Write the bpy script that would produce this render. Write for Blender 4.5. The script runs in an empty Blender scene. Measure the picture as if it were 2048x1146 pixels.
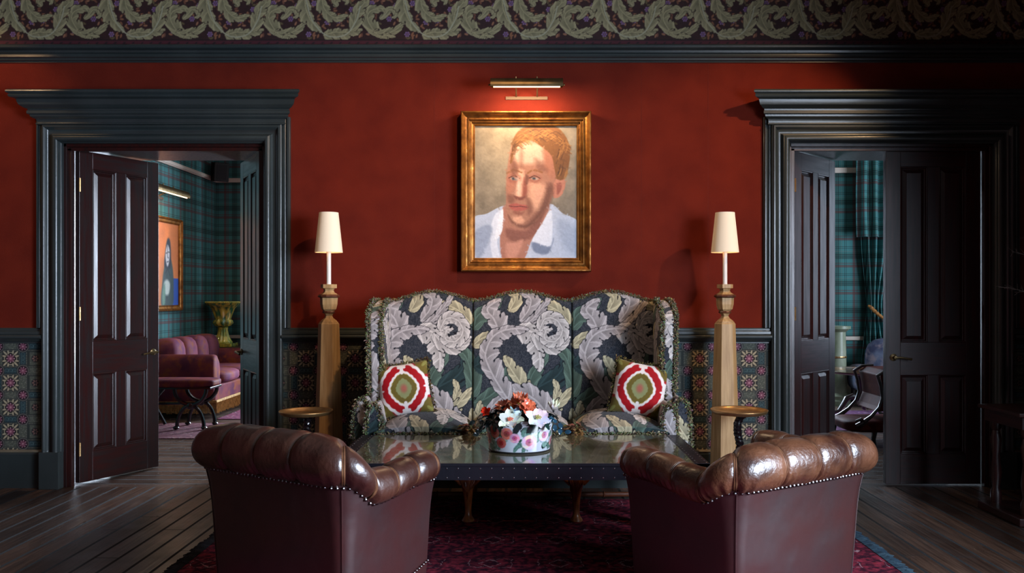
import bpy, math, random
import numpy as np
from mathutils import Vector, Matrix

random.seed(7)
RNG = np.random.RandomState(11)
PI = math.pi
scene = bpy.context.scene
COL = scene.collection

# ------------------------------------------------------------------ camera
F = 1700.0            # focal length in pixels of a 2048 px wide frame
CX, CY, EYE = 1050.0, 590.0, 1.40
cam_data = bpy.data.cameras.new('camera')
cam = bpy.data.objects.new('camera', cam_data)
COL.objects.link(cam)
cam.location = (0, 0, EYE)
cam.rotation_euler = (PI / 2, 0, 0)
cam_data.sensor_width = 36.0
cam_data.lens = 36.0 * F / 2048.0
cam_data.shift_x = (1024.0 - CX) / 2048.0
cam_data.shift_y = (CY - 573.0) / 2048.0
cam_data.clip_end = 60
scene.camera = cam

# ------------------------------------------------------------------ view, world
scene.view_settings.view_transform = 'Standard'
scene.view_settings.look = 'None'
scene.view_settings.exposure = 0.0
scene.view_settings.gamma = 1.0
scene.view_settings.use_curve_mapping = False
scene.cycles.use_denoising = True
scene.cycles.max_bounces = 7
scene.cycles.diffuse_bounces = 4
scene.cycles.glossy_bounces = 4
scene.cycles.sample_clamp_indirect = 4.0
world = bpy.data.worlds.new('world')
scene.world = world
world.use_nodes = True
world.node_tree.nodes['Background'].inputs[0].default_value = (0.55, 0.7, 1.0, 1)
world.node_tree.nodes['Background'].inputs[1].default_value = 0.3


def area(name, loc, direction, sx, sy, power, color, spread=PI):
    l = bpy.data.lights.new(name, 'AREA')
    l.shape = 'RECTANGLE'
    l.size, l.size_y = sx, sy
    l.energy = power
    l.color = color
    l.spread = spread
    o = bpy.data.objects.new(name, l)
    COL.objects.link(o)
    o.location = loc
    o.rotation_euler = Vector(direction).to_track_quat('-Z', 'Y').to_euler()
    return o


def spot(name, loc, target, power, color, deg, blend=0.6, radius=0.04):
    l = bpy.data.lights.new(name, 'SPOT')
    l.energy = power
    l.color = color
    l.spot_size = math.radians(deg)
    l.spot_blend = blend
    l.shadow_soft_size = radius
    o = bpy.data.objects.new(name, l)
    COL.objects.link(o)
    o.location = loc
    o.rotation_euler = (Vector(target) - Vector(loc)).to_track_quat('-Z', 'Y').to_euler()
    return o


def point(name, loc, power, color, radius=0.03):
    l = bpy.data.lights.new(name, 'POINT')
    l.energy = power
    l.color = color
    l.shadow_soft_size = radius
    o = bpy.data.objects.new(name, l)
    COL.objects.link(o)
    o.location = loc
    return o


YW = 6.18             # front face of the red wall
YB = 6.80             # back face of the red wall
XR, XL = 3.78, -4.7   # side walls of the front room
SKY = (0.70, 0.82, 1.0)
WARM = (1.0, 0.60, 0.30)
# daylight at the windows (front room right wall, rooms beyond)
area('daylight_front_window', (XR - 0.05, 1.2, 1.75), (-1, 0.30, -0.32), 2.2, 1.9, 460, SKY, math.radians(131))
area('daylight_front_window', (XR - 0.05, -1.6, 1.75), (-1, 0.30, -0.32), 2.2, 1.9, 70, SKY, math.radians(125))
area('daylight_sofa_room', (-1.45, 12.45, 1.7), (0, -1, 0), 1.5, 2.2, 850, SKY)
area('daylight_table_room', (2.7, 11.65, 1.7), (0, -1, 0), 1.5, 2.2, 170, SKY)
area('daylight_table_room', (6.1, 8.6, 1.9), (-0.7, 1, 0), 1.6, 2.0, 110, SKY)
# ceiling spots washing the red wall
spot('ceiling_spot', (3.0, 4.35, 3.75), (1.25, YW, 1.75), 250, WARM, 56)
spot('ceiling_spot', (0.5, 3.6, 3.75), (-1.15, YW, 1.8), 190, WARM, 52)
spot('ceiling_spot', (-4.2, 4.9, 3.75), (-4.0, YW, 2.5), 60, WARM, 60)


# ------------------------------------------------------------------ coordinates
def X(px, Y):
    return (px - CX) * Y / F


def Z(py, Y):
    return EYE - (py - CY) * Y / F


# ------------------------------------------------------------------ materials
def lin(c):
    return tuple(((v / 255.0) ** 2.2) for v in c)


MATS = {}


def mat(name, c1, c2=None, scale=8.0, rough=0.5, rough2=None, metal=0.0, bump=0.0, bscale=60.0, coat=0.0,
        stretch=(1, 1, 1), attr=None, emit=None, estr=0.0, trans=0.0, sheen=0.0, spec=0.5, detail=4.0, lo=0.35, hi=0.65,
        coat_rough=0.1, sub=0.0):
    if name in MATS:
        return MATS[name]
    m = bpy.data.materials.new(name)
    m.use_nodes = True
    nt = m.node_tree
    b = nt.nodes['Principled BSDF']
    L = nt.links
    b.inputs['Base Color'].default_value = (*lin(c1), 1)
    b.inputs['Roughness'].default_value = rough
    b.inputs['Metallic'].default_value = metal
    b.inputs['Specular IOR Level'].default_value = spec
    b.inputs['Coat Weight'].default_value = coat
    b.inputs['Coat Roughness'].default_value = coat_rough
    b.inputs['Transmission Weight'].default_value = trans
    b.inputs['Sheen Weight'].default_value = sheen
    if emit:
        b.inputs['Emission Color'].default_value = (*lin(emit), 1)
        b.inputs['Emission Strength'].default_value = estr
    tc = nt.nodes.new('ShaderNodeTexCoord')
    mp = nt.nodes.new('ShaderNodeMapping')
    mp.inputs['Scale'].default_value = stretch
    L.new(tc.outputs['Object'], mp.inputs['Vector'])
    if c2 is not None or attr:
        nz = nt.nodes.new('ShaderNodeTexNoise')
        nz.inputs['Scale'].default_value = scale
        nz.inputs['Detail'].default_value = detail
        L.new(mp.outputs[0], nz.inputs['Vector'])
        mr = nt.nodes.new('ShaderNodeMapRange')
        mr.inputs[1].default_value = lo
        mr.inputs[2].default_value = hi
        L.new(nz.outputs[0], mr.inputs[0])
        mx = nt.nodes.new('ShaderNodeMix')
        mx.data_type = 'RGBA'
        L.new(mr.outputs[0], mx.inputs[0])
        if attr:
            at = nt.nodes.new('ShaderNodeAttribute')
            at.attribute_name = attr
            mul = nt.nodes.new('ShaderNodeMix')
            mul.data_type = 'RGBA'
            mul.blend_type = 'MULTIPLY'
            mul.inputs[0].default_value = 1.0
            mx.inputs[6].default_value = (0.94, 0.94, 0.94, 1)
            mx.inputs[7].default_value = (1.04, 1.04, 1.04, 1)
            L.new(at.outputs['Color'], mul.inputs[6])
            L.new(mx.outputs[2], mul.inputs[7])
            L.new(mul.outputs[2], b.inputs['Base Color'])
        else:
            mx.inputs[6].default_value = (*lin(c1), 1)
            mx.inputs[7].default_value = (*lin(c2), 1)
            L.new(mx.outputs[2], b.inputs['Base Color'])
        if rough2 is not None:
            rr = nt.nodes.new('ShaderNodeMapRange')
            rr.inputs[3].default_value = rough
            rr.inputs[4].default_value = rough2
            L.new(mr.outputs[0], rr.inputs[0])
            L.new(rr.outputs[0], b.inputs['Roughness'])
    if bump:
        nb = nt.nodes.new('ShaderNodeTexNoise')
        nb.inputs['Scale'].default_value = bscale
        nb.inputs['Detail'].default_value = 3
        L.new(mp.outputs[0], nb.inputs['Vector'])
        bp = nt.nodes.new('ShaderNodeBump')
        bp.inputs['Strength'].default_value = bump
        bp.inputs['Distance'].default_value = 0.01
        L.new(nb.outputs[0], bp.inputs['Height'])
        L.new(bp.outputs[0], b.inputs['Normal'])
    MATS[name] = m
    return m


class E:
    """tiny arithmetic on shader sockets"""
    def __init__(s, nt, v):
        s.nt, s.v = nt, v

    def op(s, o, *a):
        n = s.nt.nodes.new('ShaderNodeMath')
        n.operation = o
        for i, x in enumerate((s,) + a):
            v = x.v if isinstance(x, E) else x
            if isinstance(v, (int, float)):
                n.inputs[i].default_value = v
            else:
                s.nt.links.new(v, n.inputs[i])
        return E(s.nt, n.outputs[0])

    def __add__(s, o): return s.op('ADD', o)
    def __sub__(s, o): return s.op('SUBTRACT', o)
    def __mul__(s, o): return s.op('MULTIPLY', o)
    def __truediv__(s, o): return s.op('DIVIDE', o)
    def frac(s): return s.op('FRACT')
    def floor(s): return s.op('FLOOR')
    def abs(s): return s.op('ABSOLUTE')
    def sin(s): return s.op('SINE')
    def lt(s, o): return s.op('LESS_THAN', o)
    def gt(s, o): return s.op('GREATER_THAN', o)
    def max(s, o): return s.op('MAXIMUM', o)
    def min(s, o): return s.op('MINIMUM', o)
    def band(s, a, b): return s.gt(a) * s.lt(b)


def coords(nt, obj='Object'):
    tc = nt.nodes.new('ShaderNodeTexCoord')
    sp = nt.nodes.new('ShaderNodeSeparateXYZ')
    nt.links.new(tc.outputs[obj], sp.inputs[0])
    return tc.outputs[obj], [E(nt, sp.outputs[i]) for i in range(3)]


def mixc(nt, f, a, b):
    m = nt.nodes.new('ShaderNodeMix')
    m.data_type = 'RGBA'
    m.clamp_factor = True
    nt.links.new(f.v, m.inputs[0])
    for i, c in ((6, a), (7, b)):
        if isinstance(c, tuple):
            m.inputs[i].default_value = (*lin(c), 1)
        else:
            nt.links.new(c, m.inputs[i])
    return m.outputs[2]


def noise(nt, vec, scale, detail=4.0, st=(1, 1, 1)):
    mp = nt.nodes.new('ShaderNodeMapping')
    mp.inputs['Scale'].default_value = st
    nt.links.new(vec, mp.inputs['Vector'])
    n = nt.nodes.new('ShaderNodeTexNoise')
    n.inputs['Scale'].default_value = scale
    n.inputs['Detail'].default_value = detail
    nt.links.new(mp.outputs[0], n.inputs['Vector'])
    return E(nt, n.outputs[0])


def newmat(name):
    m = bpy.data.materials.new(name)
    m.use_nodes = True
    return m, m.node_tree, m.node_tree.nodes['Principled BSDF']


def bump_from(nt, b, h, strength, dist=0.01):
    bp = nt.nodes.new('ShaderNodeBump')
    bp.inputs['Strength'].default_value = strength
    bp.inputs['Distance'].default_value = dist
    nt.links.new(h.v, bp.inputs['Height'])
    nt.links.new(bp.outputs[0], b.inputs['Normal'])


def plank_mat(name, along, width, c1, c2, c3, rough):
    m, nt, b = newmat(name)
    vec, (x, y, z) = coords(nt)
    a, c = (y, x) if along == 'Y' else (x, y)
    idx = (c / width).floor()
    fr = (c / width).frac()
    wn = nt.nodes.new('ShaderNodeTexWhiteNoise')
    wn.noise_dimensions = '1D'
    nt.links.new(idx.v, wn.inputs['W'])
    rnd = E(nt, wn.outputs['Value'])
    ends = ((a / 2.3) + rnd * 7.3).frac()
    seg = ((a / 2.3) + rnd * 7.3).floor() * 3.7 + idx * 1.3
    wn2 = nt.nodes.new('ShaderNodeTexWhiteNoise')
    wn2.noise_dimensions = '1D'
    nt.links.new(seg.v, wn2.inputs['W'])
    rnd2 = E(nt, wn2.outputs['Value'])
    st = (28, 1.2, 1) if along == 'Y' else (1.2, 28, 1)
    g = noise(nt, vec, 2.0, 6.0, st)
    w = noise(nt, vec, 1.6, 3.0)
    col = mixc(nt, (g - 0.35) * 2.6, c1, c2)
    col = mixc(nt, rnd2 * 0.85 + (w - 0.5) * 0.8, col, c3)
    gap = fr.lt(0.07).max(fr.gt(0.94)).max(ends.lt(0.003))
    col = mixc(nt, gap, col, (8, 6, 5))
    nt.links.new(col, b.inputs['Base Color'])
    sp = noise(nt, vec, 5.0, 5.0)
    r = (sp - 0.5) * 0.35 + rough
    nt.links.new((r + gap * 0.6).v, b.inputs['Roughness'])
    b.inputs['Specular IOR Level'].default_value = 0.6
    bump_from(nt, b, g * 0.35 - gap * 0.9 + rnd2 * 0.4, 0.9, 0.008)
    return m


def tartan_mat(name, axis):
    m, nt, b = newmat(name)
    vec, (x, y, z) = coords(nt)
    h = x if axis == 'X' else y
    P = 0.36

    def lines(c):
        f = (c / P).frac()
        red = f.band(0.10, 0.20).max(f.band(0.24, 0.27)) * 0.75
        dark = f.band(0.44, 0.465).max(f.band(0.50, 0.525)).max(f.band(0.56, 0.585)).max(f.band(0.80, 0.815)).max(f.band(0.86, 0.875)) * 0.85
        shade = f.band(0.40, 0.66) * 0.35
        pale = f.band(0.145, 0.155).max(f.band(0.69, 0.70)) * 0.5
        return red, dark, shade, pale
    r1, d1, s1, p1 = lines(h)
    r2, d2, s2, p2 = lines(z + 0.07)
    col = mixc(nt, s1, (62, 118, 118), (40, 68, 54))
    col = mixc(nt, s2, col, (40, 72, 60))
    col = mixc(nt, r1 * 0.8, col, (92, 34, 40))
    col = mixc(nt, r2 * 0.8, col, (92, 34, 40))
    col = mixc(nt, d1, col, (14, 18, 26))
    col = mixc(nt, d2, col, (14, 18, 26))
    col = mixc(nt, p1.max(p2), col, (120, 90, 70))
    nt.links.new(col, b.inputs['Base Color'])
    b.inputs['Roughness'].default_value = 0.85
    return m


def rug_mat(name, base, dark, pale, px=0.36, py=0.42):
    m, nt, b = newmat(name)
    vec, (x, y, z) = coords(nt)
    warp = noise(nt, vec, 18.0, 3.0)
    xx = x + (warp - 0.5) * 0.05
    yy = y + (warp - 0.5) * 0.05
    u = ((xx / px).frac() - 0.5).abs()
    v = ((yy / py).frac() - 0.5).abs()
    d = u + v
    u2 = ((xx / px + 0.5).frac() - 0.5).abs()
    v2 = ((yy / py + 0.5).frac() - 0.5).abs()
    d2 = u2 + v2
    spk = noise(nt, vec, 70.0, 2.0)
    spk2 = noise(nt, vec, 28.0, 4.0)
    big = noise(nt, vec, 3.0, 3.0)
    col = mixc(nt, (spk2 - 0.40) * 4.0, dark, base)
    col = mixc(nt, d.band(0.30, 0.36).max(d.lt(0.10)) * 0.75, col, dark)
    col = mixc(nt, d2.band(0.18, 0.26) * 0.7, col, dark)
    col = mixc(nt, d.band(0.14, 0.17).max(d2.lt(0.05)) * spk.gt(0.46), col, pale)
    col = mixc(nt, ((u * 9.0).frac().lt(0.3) * (v * 11.0).frac().lt(0.3)) * spk2.gt(0.5) * 0.8, col, (128, 44, 52))
    # ivory box outlines around each medallion
    box = (u.band(0.30, 0.315) * v.lt(0.16)).max(v.band(0.15, 0.16) * u.lt(0.31)) * spk.gt(0.48)
    col = mixc(nt, box, col, pale)
    col = mixc(nt, (big - 0.45) * 1.2, col, dark)
    nt.links.new(col, b.inputs['Base Color'])
    b.inputs['Roughness'].default_value = 0.95
    b.inputs['Specular IOR Level'].default_value = 0.1
    bump_from(nt, b, spk, 0.6, 0.004)
    return m


M_PAINT = mat('blue_grey_paint', (54, 61, 62), (46, 53, 54), 3, rough=0.3, coat=0.15, bump=0.05, bscale=25)
M_RED = mat('red_wall_fabric', (102, 34, 21), (92, 29, 18), 5, rough=0.9, spec=0.2, bump=0.25, bscale=300)
M_WOOD = mat('dark_mahogany', (52, 20, 18), (30, 12, 12), 5, rough=0.32, rough2=0.46, coat=0.6, coat_rough=0.3, stretch=(9, 9, 0.7), bump=0.05, bscale=20)
M_WOODX = mat('dark_mahogany_rail', (54, 21, 19), (32, 13, 12), 5, rough=0.32, rough2=0.46, coat=0.6, coat_rough=0.3, stretch=(0.8, 0.8, 9), bump=0.05, bscale=20)
M_OAK = mat('limed_oak', (184, 150, 104), (156, 122, 80), 7, rough=0.5, stretch=(9, 9, 0.5), bump=0.15, bscale=60)
M_OAKD = mat('oak_turned_band', (92, 52, 34), (74, 42, 28), 7, rough=0.45)
M_BRASS = mat('aged_brass', (206, 168, 118), (160, 124, 82), 12, rough=0.3, rough2=0.45, metal=0.9)
M_BRONZE = mat('dull_brass', (150, 128, 92), (120, 100, 70), 12, rough=0.35, metal=1.0)
M_GOLD = mat('antique_gilt', (166, 112, 54), (96, 58, 26), 14, rough=0.35, rough2=0.55, metal=0.75, bump=0.3, bscale=40, lo=0.3, hi=0.7)
M_SHADE = mat('cream_lampshade', (236, 222, 196), rough=0.9, emit=(255, 196, 140), estr=0.12)
M_CANDLE = mat('white_candle_tube', (225, 220, 212), rough=0.4)
M_PLASTER = mat('ceiling_plaster', (150, 140, 125), (140, 130, 118), 3, rough=0.9)
M_WHITE = mat('cream_rail_paint', (196, 180, 165), rough=0.5)
M_IRON = mat('black_twist_wood', (24, 20, 22), rough=0.22, coat=0.5)
M_BLACK = mat('black_plastic', (16, 16, 17), rough=0.5)
M_GLASS = mat('clear_glass', (240, 245, 248), rough=0.02, trans=1.0)
M_ZINC = mat('dark_zinc', (62, 62, 72), (44, 44, 52), 6, rough=0.32, rough2=0.5, metal=0.85, bump=0.1, bscale=30)
M_NICKEL = mat('rivet_nickel', (190, 188, 186), rough=0.25, metal=1.0)


# ------------------------------------------------------------------ mesh builder
class MB:
    def __init__(s):
        s.v, s.f, s.c = [], [], []
        s.col = None

    def add(s, verts, faces):
        o = len(s.v)
        s.v += [tuple(p) for p in verts]
        s.f += [tuple(i + o for i in f) for f in faces]
        if s.col is not None or s.c:
            s.c += [s.col or (0.5, 0.5, 0.5)] * len(verts)
        return s

    def box(s, a, b, M=None):
        x0, y0, z0 = a
        x1, y1, z1 = b
        p = [(x0, y0, z0), (x1, y0, z0), (x1, y1, z0), (x0, y1, z0), (x0, y0, z1), (x1, y0, z1), (x1, y1, z1), (x0, y1, z1)]
        if M:
            p = [M @ Vector(q) for q in p]
        return s.add(p, [(3, 2, 1, 0), (4, 5, 6, 7), (0, 1, 5, 4), (1, 2, 6, 5), (2, 3, 7, 6), (3, 0, 4, 7)])

    def loft(s, rings, closed=True, cap=True):
        """rings: list of equal-length point lists"""
        n = len(rings[0])
        v = [p for r in rings for p in r]
        f = []
        for i in range(len(rings) - 1):
            for j in range(n if closed else n - 1):
                k = (j + 1) % n
                f.append((i * n + j, i * n + k, (i + 1) * n + k, (i + 1) * n + j))
        if cap and closed:
            f.append(tuple(range(n - 1, -1, -1)))
            f.append(tuple((len(rings) - 1) * n + j for j in range(n)))
        return s.add(v, f)

    def lathe(s, prof, c=(0, 0, 0), n=24, sx=1, sy=1, rot=0.0, M=None):
        rings = []
        for r, z in prof:
            ring = []
            for j in range(n):
                a = 2 * PI * j / n + rot
                p = Vector((c[0] + r * sx * math.cos(a), c[1] + r * sy * math.sin(a), c[2] + z))
                ring.append(M @ p if M else p)
            rings.append(ring)
        return s.loft(rings)

    def tube(s, pts, rad, n=10, cap=True, up=Vector((0, 0, 1)), flat=1.0):
        pts = [Vector(p) for p in pts]
        rings = []
        nrm = None
        for i, p in enumerate(pts):
            t = (pts[min(i + 1, len(pts) - 1)] - pts[max(i - 1, 0)])
            if t.length < 1e-9:
                t = Vector((0, 0, 1))
            t.normalize()
            if nrm is None:
                nrm = t.cross(up)
                if nrm.length < 1e-3:
                    nrm = t.cross(Vector((1, 0, 0)))
            nrm = (nrm - t * nrm.dot(t))
            nrm.normalize()
            b = t.cross(nrm)
            r = rad[i] if isinstance(rad, (list, tuple)) else rad
            rings.append([p + nrm * (r * math.cos(2 * PI * j / n)) + b * (r * flat * math.sin(2 * PI * j / n)) for j in range(n)])
        return s.loft(rings, cap=cap)

    def ball(s, c, r, n=10, m=6, sc=(1, 1, 1), M=None):
        prof = [(r * math.sin(PI * i / m) + (1e-4 if i in (0, m) else 0), -r * math.cos(PI * i / m)) for i in range(m + 1)]
        rings = []
        for rr, z in prof:
            ring = []
            for j in range(n):
                p = Vector((rr * sc[0] * math.cos(2 * PI * j / n), rr * sc[1] * math.sin(2 * PI * j / n), z * sc[2]))
                if M:
                    p = M @ p
                ring.append(p + Vector(c))
            rings.append(ring)
        return s.loft(rings)

    def build(s, name, m, parent=None, smooth=False, bevel=0, sub=0, kind=None, angle=35, loc=None):
        me = bpy.data.meshes.new(name)
        off = Vector(loc) if loc else Vector((0, 0, 0))
        me.from_pydata([tuple(Vector(p) - off) for p in s.v], [], s.f)
        me.validate()
        if m:
            me.materials.append(m)
        if s.c:
            at = me.color_attributes.new('paint', 'FLOAT_COLOR', 'POINT')
            arr = np.ones((len(s.v), 4), dtype=np.float32)
            arr[:, :3] = np.array(s.c)
            at.data.foreach_set('color', arr.ravel())
        return finish(me, name, parent, smooth, bevel, sub, kind, angle, off)


def finish(me, name, parent=None, smooth=False, bevel=0, sub=0, kind=None, angle=35, loc=(0, 0, 0)):
    o = bpy.data.objects.new(name, me)
    COL.objects.link(o)
    o.location = loc
    if parent is not None:
        # world-space geometry under a parent that may itself be placed
        o.parent = parent
        o.matrix_parent_inverse = Matrix.Translation(WORLD_LOC.get(parent.name, Vector((0, 0, 0)))).inverted()
    WORLD_LOC[o.name] = Vector(loc)
    if smooth:
        me.polygons.foreach_set('use_smooth', [True] * len(me.polygons))
        if angle < 180:
            try:
                me.set_sharp_from_angle(angle=math.radians(angle))
            except Exception:
                pass
    if bevel:
        b = o.modifiers.new('bevel', 'BEVEL')
        b.width = bevel
        b.segments = 2
        b.limit_method = 'ANGLE'
    if sub:
        b = o.modifiers.new('sub', 'SUBSURF')
        b.levels = b.render_levels = sub
    if kind:
        o['kind'] = kind
    return o


WORLD_LOC = {}


def tag(o, label, cat, group=None):
    o['label'] = label
    o['category'] = cat
    if group:
        o['group'] = group
    return o


def thing(name, label, cat, loc=(0, 0, 0), group=None, kind=None, local=False, rotz=0.0):
    o = bpy.data.objects.new(name, None)
    COL.objects.link(o)
    o.location = loc
    o.empty_display_size = 0.1
    o.rotation_euler = (0, 0, rotz)
    if not local:          # parts of a 'local' thing are modelled round its own origin
        WORLD_LOC[o.name] = Vector(loc)
    if kind:
        o['kind'] = kind
    else:
        tag(o, label, cat, group)
    return o


def clone(o, parent=None):
    c = o.copy()
    COL.objects.link(c)
    if parent is not None:
        c.parent = parent
    for ch in [x for x in list(scene.objects) if x.parent == o]:
        clone(ch, c)
    return c


def grid(name, pos, col, m, parent=None, kind=None, smooth=True, wrap_u=False, extra=None):
    """pos: (nv, nu, 3) world positions, col: (nv, nu, 3) linear colours or None"""
    nv, nu = pos.shape[:2]
    me = bpy.data.meshes.new(name)
    idx = np.arange(nv * nu).reshape(nv, nu)
    if wrap_u:
        r = np.roll(idx, -1, axis=1)
        a, b, c, d = idx[:-1], r[:-1], r[1:], idx[1:]
    else:
        a, b, c, d = idx[:-1, :-1], idx[:-1, 1:], idx[1:, 1:], idx[1:, :-1]
    q = np.stack([a.ravel(), b.ravel(), c.ravel(), d.ravel()], axis=1)
    n = len(q)
    me.vertices.add(nv * nu)
    me.vertices.foreach_set('co', pos.reshape(-1).astype(np.float32))
    me.loops.add(n * 4)
    me.loops.foreach_set('vertex_index', q.ravel().astype(np.int32))
    me.polygons.add(n)
    me.polygons.foreach_set('loop_start', np.arange(0, n * 4, 4, dtype=np.int32))
    me.polygons.foreach_set('loop_total', np.full(n, 4, dtype=np.int32))
    me.update()
    me.validate()
    me.materials.append(m)
    if col is not None:
        at = me.color_attributes.new('paint', 'FLOAT_COLOR', 'POINT')
        arr = np.ones((nv * nu, 4), dtype=np.float32)
        arr[:, :3] = col.reshape(-1, 3)
        at.data.foreach_set('color', arr.ravel())
    return finish(me, name, parent, smooth, kind=kind, angle=180)


# ------------------------------------------------------------------ painter (colours for woven, printed and painted surfaces)
class Canvas:
    def __init__(s, w, h, res, bg, wrapx=False, wrapy=False):
        s.w, s.h, s.res = w, h, res
        s.nx, s.ny = int(round(w * res)), int(round(h * res))
        s.a = np.zeros((s.ny, s.nx, 3)) + np.array(bg, dtype=float)
        s.wx, s.wy = wrapx, wrapy

    def _offs(s):
        return [(ox, oy) for ox in ((-s.w, 0, s.w) if s.wx else (0,)) for oy in ((-s.h, 0, s.h) if s.wy else (0,))]

    def _win(s, x0, y0, x1, y1):
        i0, i1 = max(0, int(x0 * s.res)), min(s.nx, int(x1 * s.res) + 2)
        j0, j1 = max(0, int(y0 * s.res)), min(s.ny, int(y1 * s.res) + 2)
        if i0 >= i1 or j0 >= j1:
            return None
        xs = (np.arange(i0, i1) + 0.5) / s.res
        ys = (np.arange(j0, j1) + 0.5) / s.res
        gx, gy = np.meshgrid(xs, ys)
        return slice(j0, j1), slice(i0, i1), gx, gy

    def blend(s, sl, al, col):
        al = np.clip(al, 0, 1)[..., None]
        s.a[sl] = s.a[sl] * (1 - al) + np.asarray(col, dtype=float) * al

    def ell(s, cx, cy, rx, ry, col, rot=0.0, soft=0.15, alpha=1.0):
        R = max(rx, ry) * (1 + soft) + 1
        for ox, oy in s._offs():
            w = s._win(cx + ox - R, cy + oy - R, cx + ox + R, cy + oy + R)
            if not w:
                continue
            j, i, gx, gy = w
            dx, dy = gx - cx - ox, gy - cy - oy
            c, n = math.cos(rot), math.sin(rot)
            u, v = (dx * c + dy * n) / rx, (-dx * n + dy * c) / ry
            d = np.sqrt(u * u + v * v)
            s.blend((j, i), alpha * np.clip((1 + soft - d) / (2 * soft + 1e-6), 0, 1), col)

    def poly(s, pts, col, alpha=1.0, soft=0.0):
        P = np.array(pts, dtype=float)
        for ox, oy in s._offs():
            q = P + np.array([ox, oy])
            w = s._win(q[:, 0].min() - 1 - soft, q[:, 1].min() - 1 - soft, q[:, 0].max() + 1 + soft, q[:, 1].max() + 1 + soft)
            if not w:
                continue
            j, i, gx, gy = w
            ins = np.zeros(gx.shape, bool)
            dist = np.full(gx.shape, 1e9)
            for k in range(len(q)):
                x0, y0 = q[k]
                x1, y1 = q[(k + 1) % len(q)]
                if y0 != y1:
                    cond = ((y0 > gy) != (y1 > gy)) & (gx < (x1 - x0) * (gy - y0) / (y1 - y0) + x0)
                    ins ^= cond
                if soft:
                    ex, ey = x1 - x0, y1 - y0
                    t = np.clip(((gx - x0) * ex + (gy - y0) * ey) / (ex * ex + ey * ey + 1e-9), 0, 1)
                    dist = np.minimum(dist, np.hypot(gx - x0 - t * ex, gy - y0 - t * ey))
            al = ins.astype(float)
            if soft:
                al = np.clip(0.5 + np.where(ins, dist, -dist) / (2 * soft), 0, 1)
            s.blend((j, i), al * alpha, col)

    def smooth(s, pts, n=8, closed=True):
        P = [np.array(p, float) for p in pts]
        out = []
        N = len(P)
        rng = range(N) if closed else range(N - 1)
        for k in rng:
            if closed:
                p0, p1, p2, p3 = P[k - 1], P[k], P[(k + 1) % N], P[(k + 2) % N]
            else:
                p0, p1, p2, p3 = P[max(k - 1, 0)], P[k], P[k + 1], P[min(k + 2, N - 1)]
            for t in np.linspace(0, 1, n, endpoint=False):
                out.append(0.5 * (2 * p1 + (p2 - p0) * t + (2 * p0 - 5 * p1 + 4 * p2 - p3) * t * t + (3 * p1 - p0 - 3 * p2 + p3) * t ** 3))
        if not closed:
            out.append(P[-1])
        return np.array(out)

    def blob(s, pts, col, alpha=1.0, soft=1.0):
        s.poly(s.smooth(pts, 6), col, alpha, soft)

    def line(s, pts, width, col, alpha=1.0, soft=0.5, taper=False):
        q0 = s.smooth(pts, 8, False)
        for ox, oy in s._offs():
            q = q0 + np.array([ox, oy])
            R = width + soft + 1
            w = s._win(q[:, 0].min() - R, q[:, 1].min() - R, q[:, 0].max() + R, q[:, 1].max() + R)
            if not w:
                continue
            j, i, gx, gy = w
            best = np.full(gx.shape, -1e9)
            for k in range(len(q) - 1):
                x0, y0 = q[k]
                x1, y1 = q[k + 1]
                ex, ey = x1 - x0, y1 - y0
                t = np.clip(((gx - x0) * ex + (gy - y0) * ey) / (ex * ex + ey * ey + 1e-9), 0, 1)
                ww = width / 2
                if taper:
                    ww = ww * (1 - 0.85 * k / (len(q) - 1))
                best = np.maximum(best, ww - np.hypot(gx - x0 - t * ex, gy - y0 - t * ey))
            s.blend((j, i), alpha * np.clip(0.5 + best / (2 * soft), 0, 1), col)

    def leaf(s, pts, W, col, n=5, dark=(20, 24, 28), both=1.0, slit=0.5, curl=0.0, edge=1.1, depth=0.40, serr=0.08, vein=0.35):
        """serrated scrolling leaf round a spine, with midrib, side veins and an outline"""
        q0 = s.smooth(pts, 10, False)
        K = len(q0)
        col = np.array(col, float)
        for ox, oy in s._offs():
            q = q0 + np.array([ox, oy])
            R = W * 1.25 + 2
            w = s._win(q[:, 0].min() - R, q[:, 1].min() - R, q[:, 0].max() + R, q[:, 1].max() + R)
            if not w:
                continue
            j, i, gx, gy = w
            D = np.full(gx.shape, 1e9)
            T = np.zeros(gx.shape)
            S = np.zeros(gx.shape)
            for k in range(K - 1):
                x0, y0 = q[k]
                x1, y1 = q[k + 1]
                ex, ey = x1 - x0, y1 - y0
                t = np.clip(((gx - x0) * ex + (gy - y0) * ey) / (ex * ex + ey * ey + 1e-9), 0, 1)
                d = np.hypot(gx - x0 - t * ex, gy - y0 - t * ey)
                up = d < D
                D = np.where(up, d, D)
                T = np.where(up, (k + t) / (K - 1), T)
                S = np.where(up, np.sign(ex * (gy - y0) - ey * (gx - x0)), S)
            Ws = np.where(S > 0, W, W * both)
            prof = np.sin(PI * np.clip(T, 0, 1) ** 0.75) ** 0.55 * (1 - 0.25 * T)
            wv = Ws * prof + 0.4
            ph = n * T - 0.75 * D / W + (S > 0) * 0.37
            f = ph - np.floor(ph)
            lob = 1 - np.abs(2 * f - 1) ** 1.6
            f3 = ph * 3.0 - np.floor(ph * 3.0)
            saw = 1 - np.abs(2 * f3 - 1)
            lim = wv * (1.0 - depth - serr + depth * lob + serr * saw)
            ins = D < lim
            s.blend((j, i), (D < lim + edge).astype(float), dark)
            rr = D / (wv + 1e-6)
            shade = 0.74 + 0.34 * np.clip(rr, 0, 1) ** 0.8 + 0.06 * np.sin(f * 2 * PI)
            c = col[None, None, :] * shade[..., None]
            sl = (j, i)
            al = ins.astype(float)[..., None]
            s.a[sl] = s.a[sl] * (1 - al) + c * al
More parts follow.
